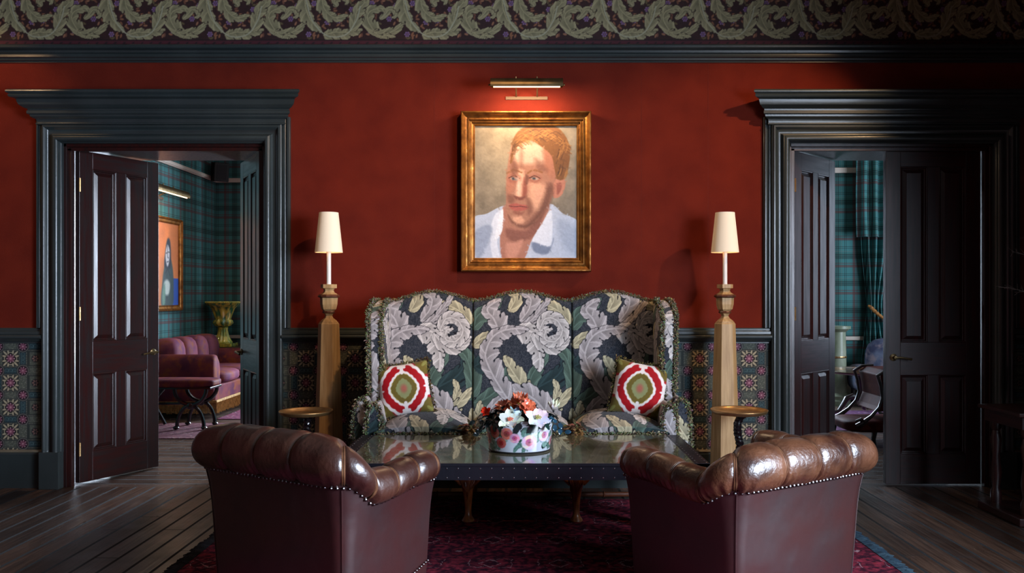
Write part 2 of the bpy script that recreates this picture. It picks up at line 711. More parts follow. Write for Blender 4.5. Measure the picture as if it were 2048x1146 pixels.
            s.blend(sl, ins * (np.abs(f - 0.5) < 0.045) * (rr > 0.10) * vein, np.minimum(col * 1.22, 255))
            s.blend(sl, ins * ((np.abs(f - 0.28) < 0.03) | (np.abs(f - 0.72) < 0.03)) * (rr > 0.2) * vein * 0.7, col * 0.72)
            s.blend(sl, ins * (np.minimum(f, 1 - f) < 0.035) * (rr > slit) * 0.95, dark)
            s.blend(sl, ins * (np.minimum(f, 1 - f) < 0.07) * (np.abs(rr - slit) < 0.07) * 0.9, dark)
            s.blend(sl, ins * (D < max(0.9, W * 0.05)) * 0.55, np.minimum(col * 1.3, 255))

    def sample(s, x, y):
        """bilinear lookup; returns linear colour"""
        fx = x * s.res - 0.5
        fy = y * s.res - 0.5
        i0 = np.floor(fx).astype(int)
        j0 = np.floor(fy).astype(int)
        tx, ty = (fx - i0)[..., None], (fy - j0)[..., None]

        def g(j, i):
            i = i % s.nx if s.wx else np.clip(i, 0, s.nx - 1)
            j = j % s.ny if s.wy else np.clip(j, 0, s.ny - 1)
            return s.a[j, i]
        c = g(j0, i0) * (1 - tx) * (1 - ty) + g(j0, i0 + 1) * tx * (1 - ty) + g(j0 + 1, i0) * (1 - tx) * ty + g(j0 + 1, i0 + 1) * tx * ty
        return (np.clip(c, 0, 255) / 255.0) ** 2.2


def vnoise(nx, ny, cell, seed=0):
    r = np.random.RandomState(seed)
    gx, gy = int(nx / cell) + 3, int(ny / cell) + 3
    g = r.rand(gy, gx)
    xs, ys = np.arange(nx) / cell, np.arange(ny) / cell
    x0, y0 = xs.astype(int), ys.astype(int)
    tx, ty = xs - x0, ys - y0
    tx, ty = tx * tx * (3 - 2 * tx), ty * ty * (3 - 2 * ty)
    a = g[np.ix_(y0, x0)] * (1 - tx) + g[np.ix_(y0, x0 + 1)] * tx
    b = g[np.ix_(y0 + 1, x0)] * (1 - tx) + g[np.ix_(y0 + 1, x0 + 1)] * tx
    return a * (1 - ty[:, None]) + b * ty[:, None]


# ================================================================== THE SHELL
M_PAPER = mat('printed_wallpaper', (128, 128, 128), attr='paint', scale=40, rough=0.8)
M_WOVEN = mat('woven_fabric', (128, 128, 128), attr='paint', scale=60, rough=0.9, spec=.2, sheen=0.08, bump=0.25, bscale=350)
M_VELVET = mat('velvet_fabric', (128, 128, 128), attr='paint', scale=30, rough=0.75, sheen=0.1, spec=.2, bump=0.15, bscale=200)
M_OIL = mat('oil_paint', (128, 128, 128), attr='paint', scale=40, rough=0.5, bump=0.12, bscale=60)

M_FLOOR = plank_mat('waxed_floorboards', 'Y', 0.135, (68, 50, 41), (116, 88, 72), (38, 26, 22), 0.34)
M_FLOORX = plank_mat('cross_floorboards', 'X', 0.15, (92, 74, 64), (126, 104, 92), (60, 46, 40), 0.30)

L0, L1 = -3.356, -1.89      # left doorway
R0, R1 = 1.916, 3.40        # right doorway
DH = 2.50

floor = MB().box((XL - 0.1, -3.1, -0.08), (XR + 0.1, YW + 0.02, 0)).build('floor', M_FLOOR, kind='structure')
MB().box((-4.5, YW + 0.02, -0.08), (6.4, 13.0, 0.0)).build('floor_beyond', M_FLOORX, kind='structure')
MB().box((XL - 0.1, -3.1, 3.86), (XR + 0.1, YB, 3.96)).build('ceiling', M_PLASTER, kind='structure')
MB().box((-4.5, YB, 3.66), (6.4, 13.0, 3.76)).build('ceiling_beyond', M_PLASTER, kind='structure')

# back wall: red fabric field with openings
wb = MB()
for x0, x1, z0, z1 in ((XL, L0, 0, 3.86), (L1, R0, 0, 3.86), (R1, XR + 0.1, 0, 3.86), (L0, L1, DH, 3.86), (R0, R1, DH, 3.86)):
    wb.box((x0, YW, z0), (x1, YB, z1))
wall_back = wb.build('wall_back', M_RED, kind='structure')
for xs in (0.845, -0.66, 1.33):   # fabric joints
    MB().box((xs, YW - 0.0012, 1.16), (xs + 0.002, YW, 3.09)).build('fabric_seam', mat('red_seam', (90, 24, 14), rough=0.9), wall_back)

# ---- frieze wallpaper
fr = Canvas(197, 150, 1.3, (46, 22, 22), wrapx=True)
rr = random.Random(5)
fr.a *= (0.85 + 0.3 * vnoise(fr.nx, fr.ny, 6, 2))[..., None]
for k in range(260):
    x, y, a = rr.uniform(0, 197), rr.uniform(0, 146), rr.uniform(0, PI)
    fr.ell(x, y, 4.2, 2.0, rr.choice(((124, 82, 58), (104, 66, 50), (134, 92, 68), (88, 76, 50))), rot=a)


def ff(x, y):  # zoomed reading of the photographed tile -> tile units
    return ((x - 440) / 3.2, (y) / 3.2 + 70)


def fflower(x, y):
    cx, cy = ff(x, y)
    for k in range(6):
        a = k * PI / 3
        fr.ell(cx + 3.6 * math.cos(a), cy + 3.6 * math.sin(a), 2.4, 2.0, (98, 70, 108), rot=a)
        fr.ell(cx + 4.6 * math.cos(a), cy + 4.6 * math.sin(a), 1.0, 0.9, (132, 108, 136), rot=a)
    fr.ell(cx, cy, 2.0, 2.0, (58, 30, 62))
    fr.ell(cx, cy, 1.0, 1.0, (150, 120, 120))


for p in ((450, 65), (490, 20), (645, 35), (475, 195), (420, 142), (715, 218), (835, 140), (750, 20), (990, 60), (600, 120), (905, 130), (500, -60), (620, -110), (900, -150), (730, -170), (1010, -120), (840, -60)):
    fflower(*p)
SG, SD = (138, 130, 98), (44, 34, 28)
for pts, w, n, b in (
        ([(560, 235), (500, 190), (462, 120), (480, 70), (545, 52), (570, 80)], 14, 5, 0.9),
        ([(540, 120), (575, 90), (600, 60), (635, 70), (640, 100), (615, 112)], 7, 3, 1),
        ([(500, 205), (570, 212), (640, 190), (700, 140)], 10, 4, 1),
        ([(550, 235), (590, 225), (640, 235)], 5, 3, 1),
        ([(690, -20), (700, 60), (730, 130), (800, 205)], 18, 5, 0.6),
        ([(810, 225), (880, 205), (960, 205), (1060, 185)], 17, 6, 0.5),
        ([(985, 200), (1010, 130), (1025, 70), (1075, 10), (1060, -30)], 14, 5, 0.9),
        ([(800, -30), (810, 40), (850, 95), (900, 112), (970, 95)], 13, 5, 0.8),
        ([(900, 40), (880, 5), (920, -25), (960, 0), (950, 30)], 8, 3, 1),
        ([(520, -20), (480, -60), (470, -120), (530, -160), (600, -130)], 15, 5, 0.9),
        ([(640, -190), (700, -160), (740, -90), (700, -40)], 14, 5, 0.8),
        ([(820, -190), (780, -120), (830, -60), (930, -50)], 16, 5, 0.7),
        ([(1000, -40), (1010, -110), (960, -170), (900, -200)], 13, 4, 0.9)):
    fr.leaf([ff(*p) for p in pts], w * 1.32, SG, n=max(2, n - 2), dark=SD, both=b * .9, edge=1.0, depth=.36, serr=.12, vein=.5)
fr.line([ff(700, 0), ff(735, 120), ff(800, 205), ff(870, 235), ff(960, 215), ff(1020, 130), ff(1045, 40)], 2.4, (150, 148, 124))
fr.a[int(149.2 * 1.3):] = (20, 10, 12)

fw_x0, fw_x1 = XL, XR
fz0, fz1 = 3.253, 3.84
nu, nv = int((fw_x1 - fw_x0) / 0.0042), int((0.42) / 0.0045)
xs = np.linspace(fw_x0, fw_x1, nu)
zs = np.linspace(fz0, fz0 + 0.42, nv)
gx, gz = np.meshgrid(xs, zs)
u = ((gx * 275.0 + CX) - 137.5)
v = 149.5 - (gz - fz0) * 275.0
colr = fr.sample(u % 197, v)
pos = np.stack([gx, np.full_like(gx, YW - 0.003), gz], axis=2)
grid('frieze_wallpaper', pos, colr, M_PAPER, wall_back)
MB().box((XL, YW - 0.003, fz0 + 0.42), (XR, YW, 3.86)).build('frieze_top', mat('frieze_top', (60, 50, 40), (90, 82, 66), 20, rough=0.8), wall_back)
# narrow maroon border strip below the frieze
bc = Canvas(18, 11, 3, (70, 26, 36), wrapx=True)
bc.a[:4] = (30, 14, 16)
bc.a[-4:] = (30, 14, 16)
bc.ell(9, 5.5, 3.0, 1.5, (26, 12, 20), rot=-0.5)
nu = int((XR - XL) / 0.008)
gx, gz = np.meshgrid(np.linspace(XL, XR, nu), np.linspace(3.21, 3.253, 9))
pos = np.stack([gx, np.full_like(gx, YW - 0.003), gz], axis=2)
grid('frieze_border', pos, bc.sample((gx * 275) % 18, (3.253 - gz) * 275 * 0.93), M_PAPER, wall_back)

# ---- dado wallpaper (tile 98.4 x 97.4 photo pixels = two flower rows)
DW, DHT = 98.4, 97.4
dd = Canvas(DW, DHT, 3.0, (40, 46, 44), wrapx=True, wrapy=True)
h = DHT / 2
CREAM, TEAL, PINK, PLUM, KEY = (158, 148, 122), (30, 50, 56), (112, 64, 82), (42, 16, 30), (80, 104, 106)


def rect(c, x0, y0, x1, y1, col):
    c.poly([(x0, y0), (x1, y0), (x1, y1), (x0, y1)], col)


def block(cx, cy, w_, h_, kind):
    if kind:
        rect(dd, cx - w_ / 2, cy - h_ / 2, cx + w_ / 2, cy + h_ / 2, TEAL)
        for k in (-1, 0, 1):
            ox = cx + (k * w_ * 0.29 if w_ >= h_ else 0)
            oy = cy + (0 if w_ >= h_ else k * h_ * 0.29)
            q = 2.9
            dd.line([(ox - q, oy + q), (ox - q, oy - q), (ox + q, oy - q), (ox + q, oy + q * .6), (ox, oy + q * .6), (ox, oy)], 0.9, KEY, 0.9, 0.4)
    else:
        rect(dd, cx - w_ / 2, cy - h_ / 2, cx + w_ / 2, cy + h_ / 2, (72, 76, 68))
        q = random.Random(3)
        for k in range(26):
            dd.ell(cx + q.uniform(-w_ / 2, w_ / 2) * .9, cy + q.uniform(-h_ / 2, h_ / 2) * .9, 0.8, 0.6, (112, 114, 100))


def dots(x0, y0, x1, y1):
    n = int(math.hypot(x1 - x0, y1 - y0) / 2.4)
    for k in range(n + 1):
        t = k / max(n, 1)
        dd.ell(x0 + (x1 - x0) * t, y0 + (y1 - y0) * t, 0.65, 0.65, (132, 130, 116))


for row in (0, 1):
    y0 = row * h
    block(0, y0 + h / 2, 26, 12, row == 0)
    block(24.6, y0, 13, 26, row == 0)
    block(73.8, y0, 13, 26, row == 1)
    block(49.2, y0 + h / 2, 26, 12, row == 1)
    block(49.2, y0, 22, 26, False)
    for xx in (-17.5, 17.5, 49.2 - 17.5, 49.2 + 17.5):
        dots(xx, y0 - 15, xx, y0 + 15)
    for xx in (0, 49.2):
        dots(xx - 14, y0 + h / 2 - 8, xx + 14, y0 + h / 2 - 8)
        dots(xx - 14, y0 + h / 2 + 8, xx + 14, y0 + h / 2 + 8)
    # leafy flower
    for q in range(4):
        a = PI / 4 + q * PI / 2
        for da, ln in ((-0.42, 15.5), (0, 18.5), (0.42, 15.5)):
            cx_, cy_ = math.cos(a + da) * ln * 0.78, y0 + math.sin(a + da) * ln * 0.78
            dd.ell(cx_, cy_, ln * 0.40, 2.9, (26, 22, 24), rot=a + da * 1.3)
            dd.ell(cx_, cy_, ln * 0.36, 1.9, CREAM, rot=a + da * 1.3)
    for q in range(4):
        a = q * PI / 2
        dd.ell(math.cos(a) * 11, y0 + math.sin(a) * 11, 3.6, 2.0, CREAM, rot=a + PI / 2)
        dd.ell(math.cos(a) * 9.6, y0 + math.sin(a) * 9.6, 3.6, 2.0, (28, 26, 28), rot=a + PI / 2)
    dd.ell(0, y0, 9.4, 9.4, (20, 16, 20))
    dd.ell(0, y0, 8.4, 8.4, PLUM)
    for q in range(8):
        a = q * PI / 4
        dd.ell(math.cos(a) * 4.4, y0 + math.sin(a) * 4.4, 2.6, 1.9, PINK, rot=a)
        dd.ell(math.cos(a) * 7.4, y0 + math.sin(a) * 7.4, 1.1, 1.1, (190, 150, 160))
    dd.ell(0, y0, 2.2, 2.2, (170, 120, 130))
    # rosettes
    for xx in (24.6, 73.8):
        yy = y0 + h / 2
        dd.ell(xx, yy, 12.4, 12.4, (34, 34, 36))
        dd.ell(xx, yy, 11.4, 11.4, (116, 116, 108), soft=.05)
        dd.ell(xx, yy, 10.3, 10.3, (26, 18, 26), soft=.05)
        dd.ell(xx, yy, 8.6, 8.6, PLUM)
        for q in range(8):
            a = q * PI / 4 + 0.2
            dd.ell(xx + math.cos(a) * 4.0, yy + math.sin(a) * 4.0, 2.3, 1.8, PINK, rot=a)
            dd.ell(xx + math.cos(a) * 6.9, yy + math.sin(a) * 6.9, 0.95, 0.95, (176, 140, 150))
        dd.ell(xx, yy, 1.6, 1.6, (176, 130, 140))
    # mid medallion
    dd.ell(49.2, y0, 7.5, 7.5, (30, 30, 34))
    for q in range(6):
        a = q * PI / 3
        dd.ell(49.2 + math.cos(a) * 4.2, y0 + math.sin(a) * 4.2, 2.2, 1.4, (126, 96, 88), rot=a)


def dado(x0, x1):
    nu, nv = int((x1 - x0) / 0.0034) + 2, int(0.83 / 0.0036)
    gx, gz = np.meshgrid(np.linspace(x0, x1, nu), np.linspace(0.235, 1.07, nv))
    px = gx * 275 + CX
    py = CY - (gz - EYE) * 275
    off = 1498.0 if True else 0
    c = dd.sample((px - off) % DW, (py - 717.0) % DHT)
    pos = np.stack([gx, np.full_like(gx, YW - 0.003), gz], axis=2)
    grid('dado_wallpaper', pos, c, M_PAPER, wall_back)


dado(XL, L0 - 0.12)
dado(L1 + 0.12, R0 - 0.12)
dado(R1 + 0.12, XR)


# ---- mouldings
def extrude_x(prof, x0, x1, name, m, ret0=False, ret1=False, kind='structure', parent=None, Y=YW):
    """prof: list of (d, z): projection from the wall and height. Ends may return to the wall with a mitre."""
    mb = MB()
    prof = [(0.0, prof[0][1])] + list(prof) + [(0.0, prof[-1][1])]
    a = [(x0 - (d if ret0 else 0), Y - d, z) for d, z in prof]
    b = [(x1 + (d if ret1 else 0), Y - d, z) for d, z in prof]
    n = len(prof)
    f = [(i, i + 1, n + i + 1, n + i) for i in range(n - 1)]
    mb.add(a + b, f)
    if ret0:
        c = [(x0, Y, z) for d, z in prof]
        mb.add(a + c, [(i + 1, i, n + i, n + i + 1) for i in range(n - 1)])
    else:
        mb.add(a, [tuple(range(n))])
    if ret1:
        c = [(x1, Y, z) for d, z in prof]
        mb.add(b + c, [(i, i + 1, n + i + 1, n + i) for i in range(n - 1)])
    else:
        mb.add(b, [tuple(range(n - 1, -1, -1))])
    return mb.build(name, m, parent, kind=kind, smooth=True, angle=28)


def arc(cd, cz, r, a0, a1, n=6):
    return [(cd + r * math.cos(math.radians(a0 + (a1 - a0) * i / n)), cz + r * math.sin(math.radians(a0 + (a1 - a0) * i / n))) for i in range(n + 1)]


PR = [(0.02, 3.205)] + arc(0.075, 3.185, 0.016, 110, -90) + [(0.05, 3.165), (0.045, 3.15), (0.03, 3.145), (0.03, 3.135), (0.05, 3.13), (0.052, 3.118), (0.035, 3.112), (0.03, 3.10), (0.012, 3.095), (0.012, 3.088)]
extrude_x(PR, XL, XR, 'trim_1', M_PAINT)
CR = [(0.012, 1.162), (0.02, 1.156), (0.02, 1.142), (0.032, 1.136), (0.035, 1.118), (0.03, 1.110)] + arc(0.048, 1.098, 0.014, 90, -90) + [(0.04, 1.08), (0.028, 1.068), (0.012, 1.058), (0.012, 1.05)]
BB = [(0.008, 0.262), (0.018, 0.256), (0.022, 0.245), (0.02, 0.238), (0.02, 0.02), (0.02, 0.0)]
k = 2
for a, b in ((XL, L0 - 0.135), (L1 + 0.135, R0 - 0.135), (R1 + 0.135, XR)):
    extrude_x(CR, a, b, 'trim_%d' % k, M_PAINT)
    bbm = extrude_x(BB, a, b, 'baseboard_back' if k == 3 else 'baseboard_back_%d' % k, M_PAINT)
    extrude_x([(0.010, 0.278), (0.022, 0.274), (0.026, 0.266), (0.022, 0.258)], a, b, 'bead', mat('stone_bead', (120, 110, 92), (100, 92, 78), 8, rough=0.5), kind=None, parent=bbm)
    k += 1


def frame_sweep(x0, x1, z0, zb, prof, mb, Y=YW):
    """U shaped architrave with mitred corners; prof (u outward, d projection)"""
    cols = []
    for u_, d_ in prof:
        cols.append([(x0 - u_, Y - d_, zb), (x0 - u_, Y - d_, z0 + u_), (x1 + u_, Y - d_, z0 + u_), (x1 + u_, Y - d_, zb)])
    v = [p for c in cols for p in c]
    f = []
    for i in range(len(cols) - 1):
        for j in range(3):
            f.append((i * 4 + j, i * 4 + j + 1, i * 4 + 4 + j + 1, i * 4 + 4 + j))
    mb.add(v, f)


ARCH = [(-0.002, 0.0), (-0.002, 0.03), (0.004, 0.036)] + [(0.033 + 0.026 * math.cos(math.radians(a)), 0.036 + 0.034 * math.sin(math.radians(a))) for a in range(170, 5, -15)] + \
       [(0.064, 0.030), (0.074, 0.028), (0.088, 0.032), (0.098, 0.04), (0.104, 0.052), (0.112, 0.060), (0.122, 0.060), (0.127, 0.05), (0.131, 0.048), (0.135, 0.044), (0.135, 0.0)]
CORN = [(0.19, 2.852)] + arc(0.188, 2.838, 0.012, 60, -60, 4) + [(0.182, 2.822), (0.19, 2.812), (0.182, 2.800), (0.160, 2.796), (0.150, 2.79), (0.148, 2.775), (0.140, 2.755), (0.118, 2.738), (0.100, 2.732), (0.098, 2.722), (0.104, 2.718), (0.104, 2.70), (0.098, 2.695), (0.090, 2.694), (0.088, 2.682), (0.075, 2.672), (0.062, 2.668), (0.058, 2.66), (0.056, 2.642), (0.062, 2.638), (0.062, 2.630), (0.04, 2.626)]
PM = [(0.135, 0.0), (0.135, 0.022), (0.139, 0.028), (0.147, 0.028), (0.150, 0.020), (0.158, 0.016), (0.166, 0.022), (0.170, 0.034), (0.178, 0.034), (0.182, 0.02), (0.186, 0.016), (0.188, 0.0)]
for i, (x0, x1) in enumerate(((L0, L1), (R0, R1))):
    mb = MB()
    frame_sweep(x0, x1, DH, 0.262, ARCH, mb)
    arc_o = mb.build('trim_%d' % (5 + i), M_PAINT, kind='structure', smooth=True, angle=30)
    cap = MB()
    cap.box((x0 - 0.11, YW - 0.002, DH + 0.13), (x1 + 0.11, YW, 2.85))
    extrude_x(CORN, x0 - 0.105, x1 + 0.105, 'cornice', M_PAINT, True, True, kind=None, parent=arc_o)
    for xa, sg in ((x0, -1), (x1, 1)):
        b = MB()
        lo, hi = sorted((xa + sg * -0.003, xa + sg * 0.142))
        b.box((lo, YW - 0.072, 0), (hi, YW, 0.268))
        b.build('plinth_block', M_PAINT, arc_o, bevel=0.004)
        vs = MB()
        P_ = [(xa + sg * u_, YW - d_, 1.162 - (0)) for u_, d_ in PM]
        Q_ = [(xa + sg * u_, YW - d_, 2.69) for u_, d_ in PM]
        vs.add(P_ + Q_, [(j, j + 1, len(PM) + j + 1, len(PM) + j) for j in range(len(PM) - 1)])
        vs.build('panel_moulding', M_PAINT, arc_o, smooth=True, angle=30)
    # timber lining of the opening
    ln = MB()
    ln.box((x0 - 0.001, YW + 0.0, 0), (x0 + 0.022, YB + 0.02, DH))
    ln.box((x1 - 0.022, YW + 0.0, 0), (x1 + 0.001, YB + 0.02, DH))
    ln.box((x0, YW + 0.0, DH - 0.022), (x1, YB + 0.02, DH))
    ln.build('trim_%d' % (7 + i), M_WOOD, kind='structure', bevel=0.003)
    st = MB()
    st.box((x0 + 0.022, YW + 0.015, 0), (x0 + 0.05, YW + 0.06, DH - 0.03))
    st.box((x1 - 0.05, YW + 0.015, 0), (x1 - 0.022, YW + 0.06, DH - 0.03))
    st.box((x0 + 0.022, YW + 0.015, DH - 0.05), (x1 - 0.022, YW + 0.06, DH - 0.022))
    st.build('trim_%d' % (9 + i), M_WOOD, kind='structure', bevel=0.003)


# ---- panelled door leaves
def door(n, hinge, free, handle):
    """leaf from hinge point to free point (plan), modelled in local coordinates: +x to the free edge"""
    hx, hy = hinge
    ang = math.atan2(free[1] - hy, free[0] - hx)
    W_, H_, T = 0.70, 2.455, 0.046
    d = thing('door_%d' % n, None, None, (hx, hy, 0.012), kind='structure', local=True, rotz=ang)
    s_ = 0.108
    m0, m1 = W_ / 2 - 0.042, W_ / 2 + 0.042
    fr_ = MB()
    fr_.box((0, -T / 2, 0), (s_, T / 2, H_)).box((W_ - s_, -T / 2, 0), (W_, T / 2, H_))
    fr_.box((m0, -T / 2, 0.22), (m1, T / 2, 0.80)).box((m0, -T / 2, 1.04), (m1, T / 2, 2.33))
    fr_.build('stiles', M_WOOD, d, bevel=0.002)
    rl = MB()
    for z0, z1 in ((0, 0.22), (0.80, 1.04), (2.33, H_)):
        rl.box((s_, -T / 2 + .0003, z0), (W_ - s_, T / 2 - .0003, z1))
    rl.build('rails', M_WOODX, d, bevel=0.002)
    for z0, z1 in ((0.22, 0.80), (1.04, 2.33)):
        for x0, x1 in ((s_, m0), (m1, W_ - s_)):
            p = MB()
            for sg in (-1, 1):
                def ring(i, y):
                    return [(x0 + i, sg * y, z0 + i), (x1 - i, sg * y, z0 + i), (x1 - i, sg * y, z1 - i), (x0 + i, sg * y, z1 - i)]
                rg = [ring(0, T / 2 - 0.002), ring(0.004, T / 2 + 0.001), ring(0.010, T / 2 - 0.001), ring(0.014, T / 2 - 0.014), ring(0.020, T / 2 - 0.016), ring(0.046, T / 2 - 0.005), ring(0.047, T / 2 - 0.003)]
                p.loft(rg, cap=False)
                p.add(rg[-1], [(0, 1, 2, 3)])
            p.build('panel', M_WOOD, d)
    for sg in (-1, 1) if handle else ():
        hd = MB()
        y = sg * T / 2
        xh = W_ - 0.055
        Mx = Matrix.Translation((xh, y, 0.93)) @ Matrix.Rotation(-sg * PI / 2, 4, 'X')
        hd.lathe([(0.001, 0), (0.026, 0), (0.027, 0.006), (0.018, 0.010), (0.012, 0.012), (0.010, 0.045), (0.012, 0.05), (0.001, 0.052)], n=16, M=Mx)
        yy = y + sg * 0.047
        hd.tube([(xh + 0.008, yy, 0.93), (xh - 0.03, yy, 0.932), (xh - 0.08, yy, 0.925), (xh - 0.118, yy - sg * 0.008, 0.918)], [0.009, 0.0085, 0.007, 0.009], n=10)
        hd.build('handle', M_BRONZE, d, smooth=True)
    hg = MB()
    for z in (0.25, 1.25, 2.2):
        hg.tube([(0.0, -T / 2 - 0.006, z - 0.05), (0.0, -T / 2 - 0.006, z + 0.05)], 0.008, n=8)
    hg.build('hinge', M_BRASS, d, smooth=True)
    return d


door(1, (-3.305, 6.275), (-2.985, 6.91), 1)
door(2, (-1.945, 6.30), (-2.285, 6.90), 1)
door(3, (1.975, 6.30), (2.455, 6.80), 0)
door(4, (3.348, 6.27), (2.645, 6.262), 1)

# ---- front room side walls with windows, wall behind the viewer
M_SIDE = mat('side_wall_paper', (84, 30, 20), (70, 26, 18), 4, rough=0.85)


def wall_with_windows(name, xin, xout, y0, y1, zt, wins, m, n0):
    mb = MB()
    ys = [y0] + [v for w in wins for v in w[:2]] + [y1]
    for i in range(0, len(ys), 2):
        mb.box((xin, ys[i], 0), (xout, ys[i + 1], zt))
    for a, b, z0, z1 in wins:
        mb.box((xin, a, 0), (xout, b, z0)).box((xin, a, z1), (xout, b, zt))
    mb.build(name, m, kind='structure')
    for q, (a, b, z0, z1) in enumerate(wins):
        w = MB()
        xc = (xin + xout) / 2
        for (p0, p1, r0, r1) in ((a, a + .06, z0, z1), (b - .06, b, z0, z1), (a, b, z0, z0 + .06), (a, b, z1 - .06, z1), ((a + b) / 2 - .02, (a + b) / 2 + .02, z0, z1), (a, b, (z0 + z1) / 2 - .03, (z0 + z1) / 2 + .03)):
            w.box((xc - 0.025 + .06, p0, r0), (xc + 0.025 + .06, p1, r1))
        fo = w.build('window_%d' % (n0 + q), M_WHITE, kind='structure')
        MB().box((xc + .058, a + .02, z0 + .02), (xc + .062, b - .02, z1 - .02)).build('pane', M_GLASS, fo)


wall_with_windows('wall_right', XR, XR + 0.35, -3.1, YB, 3.86, [(-2.75, -0.45, 0.7, 3.15), (0.05, 2.35, 0.7, 3.15)], M_SIDE, 1)
MB().box((XL - 0.3, -3.1, 0), (XL, YB, 3.86)).build('wall_left', M_SIDE, kind='structure')
MB().box((XL - 0.3, -3.4, 0), (XR + 0.3, -3.1, 3.86)).build('wall_front', M_SIDE, kind='structure')

# ---- rooms beyond: tartan walls
TX, TY = tartan_mat('tartan_wallpaper_facing', 'X'), tartan_mat('tartan_wallpaper_side', 'Y')
YA, YR2 = 12.1, 11.3
MB().box((-4.6, YB, 0), (-4.4, YA + 0.6, 3.76)).build('wall_left_beyond', TY, kind='structure')
fa = MB()
fa.box((-4.4, YA, 0), (-2.25, YA + 0.5, 3.7)).box((-0.65, YA, 0), (1.0, YA + 0.5, 3.7)).box((-2.25, YA, 2.95), (-0.65, YA + 0.5, 3.7)).box((-2.25, YA, 0), (-0.65, YA + 0.5, 0.5))
fa.build('wall_far_left', TX, kind='structure')
MB().box((1.0, YB, 0), (1.15, YA + 0.5, 3.76)).build('wall_partition', TY, kind='structure')
fb = MB()
fb.box((1.15, YR2, 0), (1.9, YR2 + 0.5, 3.7)).box((3.5, YR2, 0), (4.62, YR2 + 0.5, 3.7)).box((5.6, YR2, 0), (6.2, YR2 + 0.5, 3.7))
fb.box((1.9, YR2, 2.95), (3.5, YR2 + .5, 3.7)).box((1.9, YR2, 0), (3.5, YR2 + .5, .5)).box((4.62, YR2, 2.95), (5.6, YR2 + .5, 3.7)).box((4.62, YR2, 0), (5.6, YR2 + .5, .5))
fb.build('wall_far_right', TX, kind='structure')
mb = MB()
mb.box((6.2, YB, 0), (6.4, 7.5, 3.76)).box((6.2, 9.7, 0), (6.4, YR2 + .5, 3.76)).box((6.2, 7.5, 0), (6.4, 9.7, 0.5)).box((6.2, 7.5, 2.95), (6.4, 9.7, 3.76))
mb.build('wall_right_beyond', TY, kind='structure')
MB().box((3.88, YB - 0.02, 0), (6.3, YB + .1, 3.76)).build('wall_near_beyond', TX, kind='structure')
for q, (a, b, Yw) in enumerate(((-2.25, -0.65, YA), (1.9, 3.5, YR2), (4.62, 5.6, YR2))):
    w = MB()
    yc = Yw + 0.40
    for (p0, p1, r0, r1) in ((a, a + .06, .5, 2.95), (b - .06, b, .5, 2.95), (a, b, .5, .56), (a, b, 2.89, 2.95), ((a + b) / 2 - .02, (a + b) / 2 + .02, .5, 2.95), (a, b, 1.7, 1.75)):
        w.box((p0, yc, r0), (p1, yc + 0.05, r1))
    fo = w.build('window_%d' % (3 + q), M_WHITE, kind='structure')
    MB().box((a + .02, yc + .02, .52), (b - .02, yc + .024, 2.93)).build('pane', M_GLASS, fo)
# rails in those rooms
k = 11
for z0, z1 in ((0.785, 0.83), (3.0, 3.06)):
    m_ = MB()
    m_.box((-4.4, YB, z0), (-4.37, YA, z1)).box((-4.385, YB, z0 + .012), (-4.355, YA, z1 - .01))
    m_.build('trim_%d' % k, M_WHITE, kind='structure', bevel=0.004)
    m_ = MB()
    m_.box((-4.4, YA - .03, z0), (-2.3, YA, z1))
    m_.build('trim_%d' % (k + 1), M_WHITE, kind='structure', bevel=0.004)
    k += 2
for z0, z1 in ((0.80, 0.85), (3.02, 3.09)):
    m_ = MB()
    m_.box((3.55, YR2 - .03, z0), (4.5, YR2, z1))
    m_.build('trim_%d' % k, M_WHITE, kind='structure', bevel=0.004)
    k += 1
MB().box((3.5, YR2 - .025, 0), (4.55, YR2, 0.20)).build('baseboard_beyond', mat('stone_skirting', (120, 104, 88), rough=0.5), kind='structure', bevel=.004)
MB().box((3.52, YR2 - .015, 0.2), (4.55, YR2, 0.46)).build('baseboard_beyond_panel', mat('stone_skirting2', (110, 100, 88), rough=0.5), kind='structure', bevel=.004)


# ================================================================== THE SOFA
SOX = -0.02            # sofa centre line
SF = 1700.0 / 5.85     # photo pixels per metre at the sofa back
ac = Canvas(197, 300, 2.0, (40, 44, 52), wrapx=True, wrapy=True)
sp = vnoise(ac.nx, ac.ny, 2.2, 4)
ac.a = np.where((sp > 0.55)[..., None], np.array((66, 68, 74.0)), ac.a)
LIL, CRM, GRN, GRD, WHT = (164, 156, 156), (176, 166, 136), (80, 98, 88), (44, 60, 62), (184, 176, 172)


def A(*pts):
    return [(x - 945, y - 580) for x, y in pts]


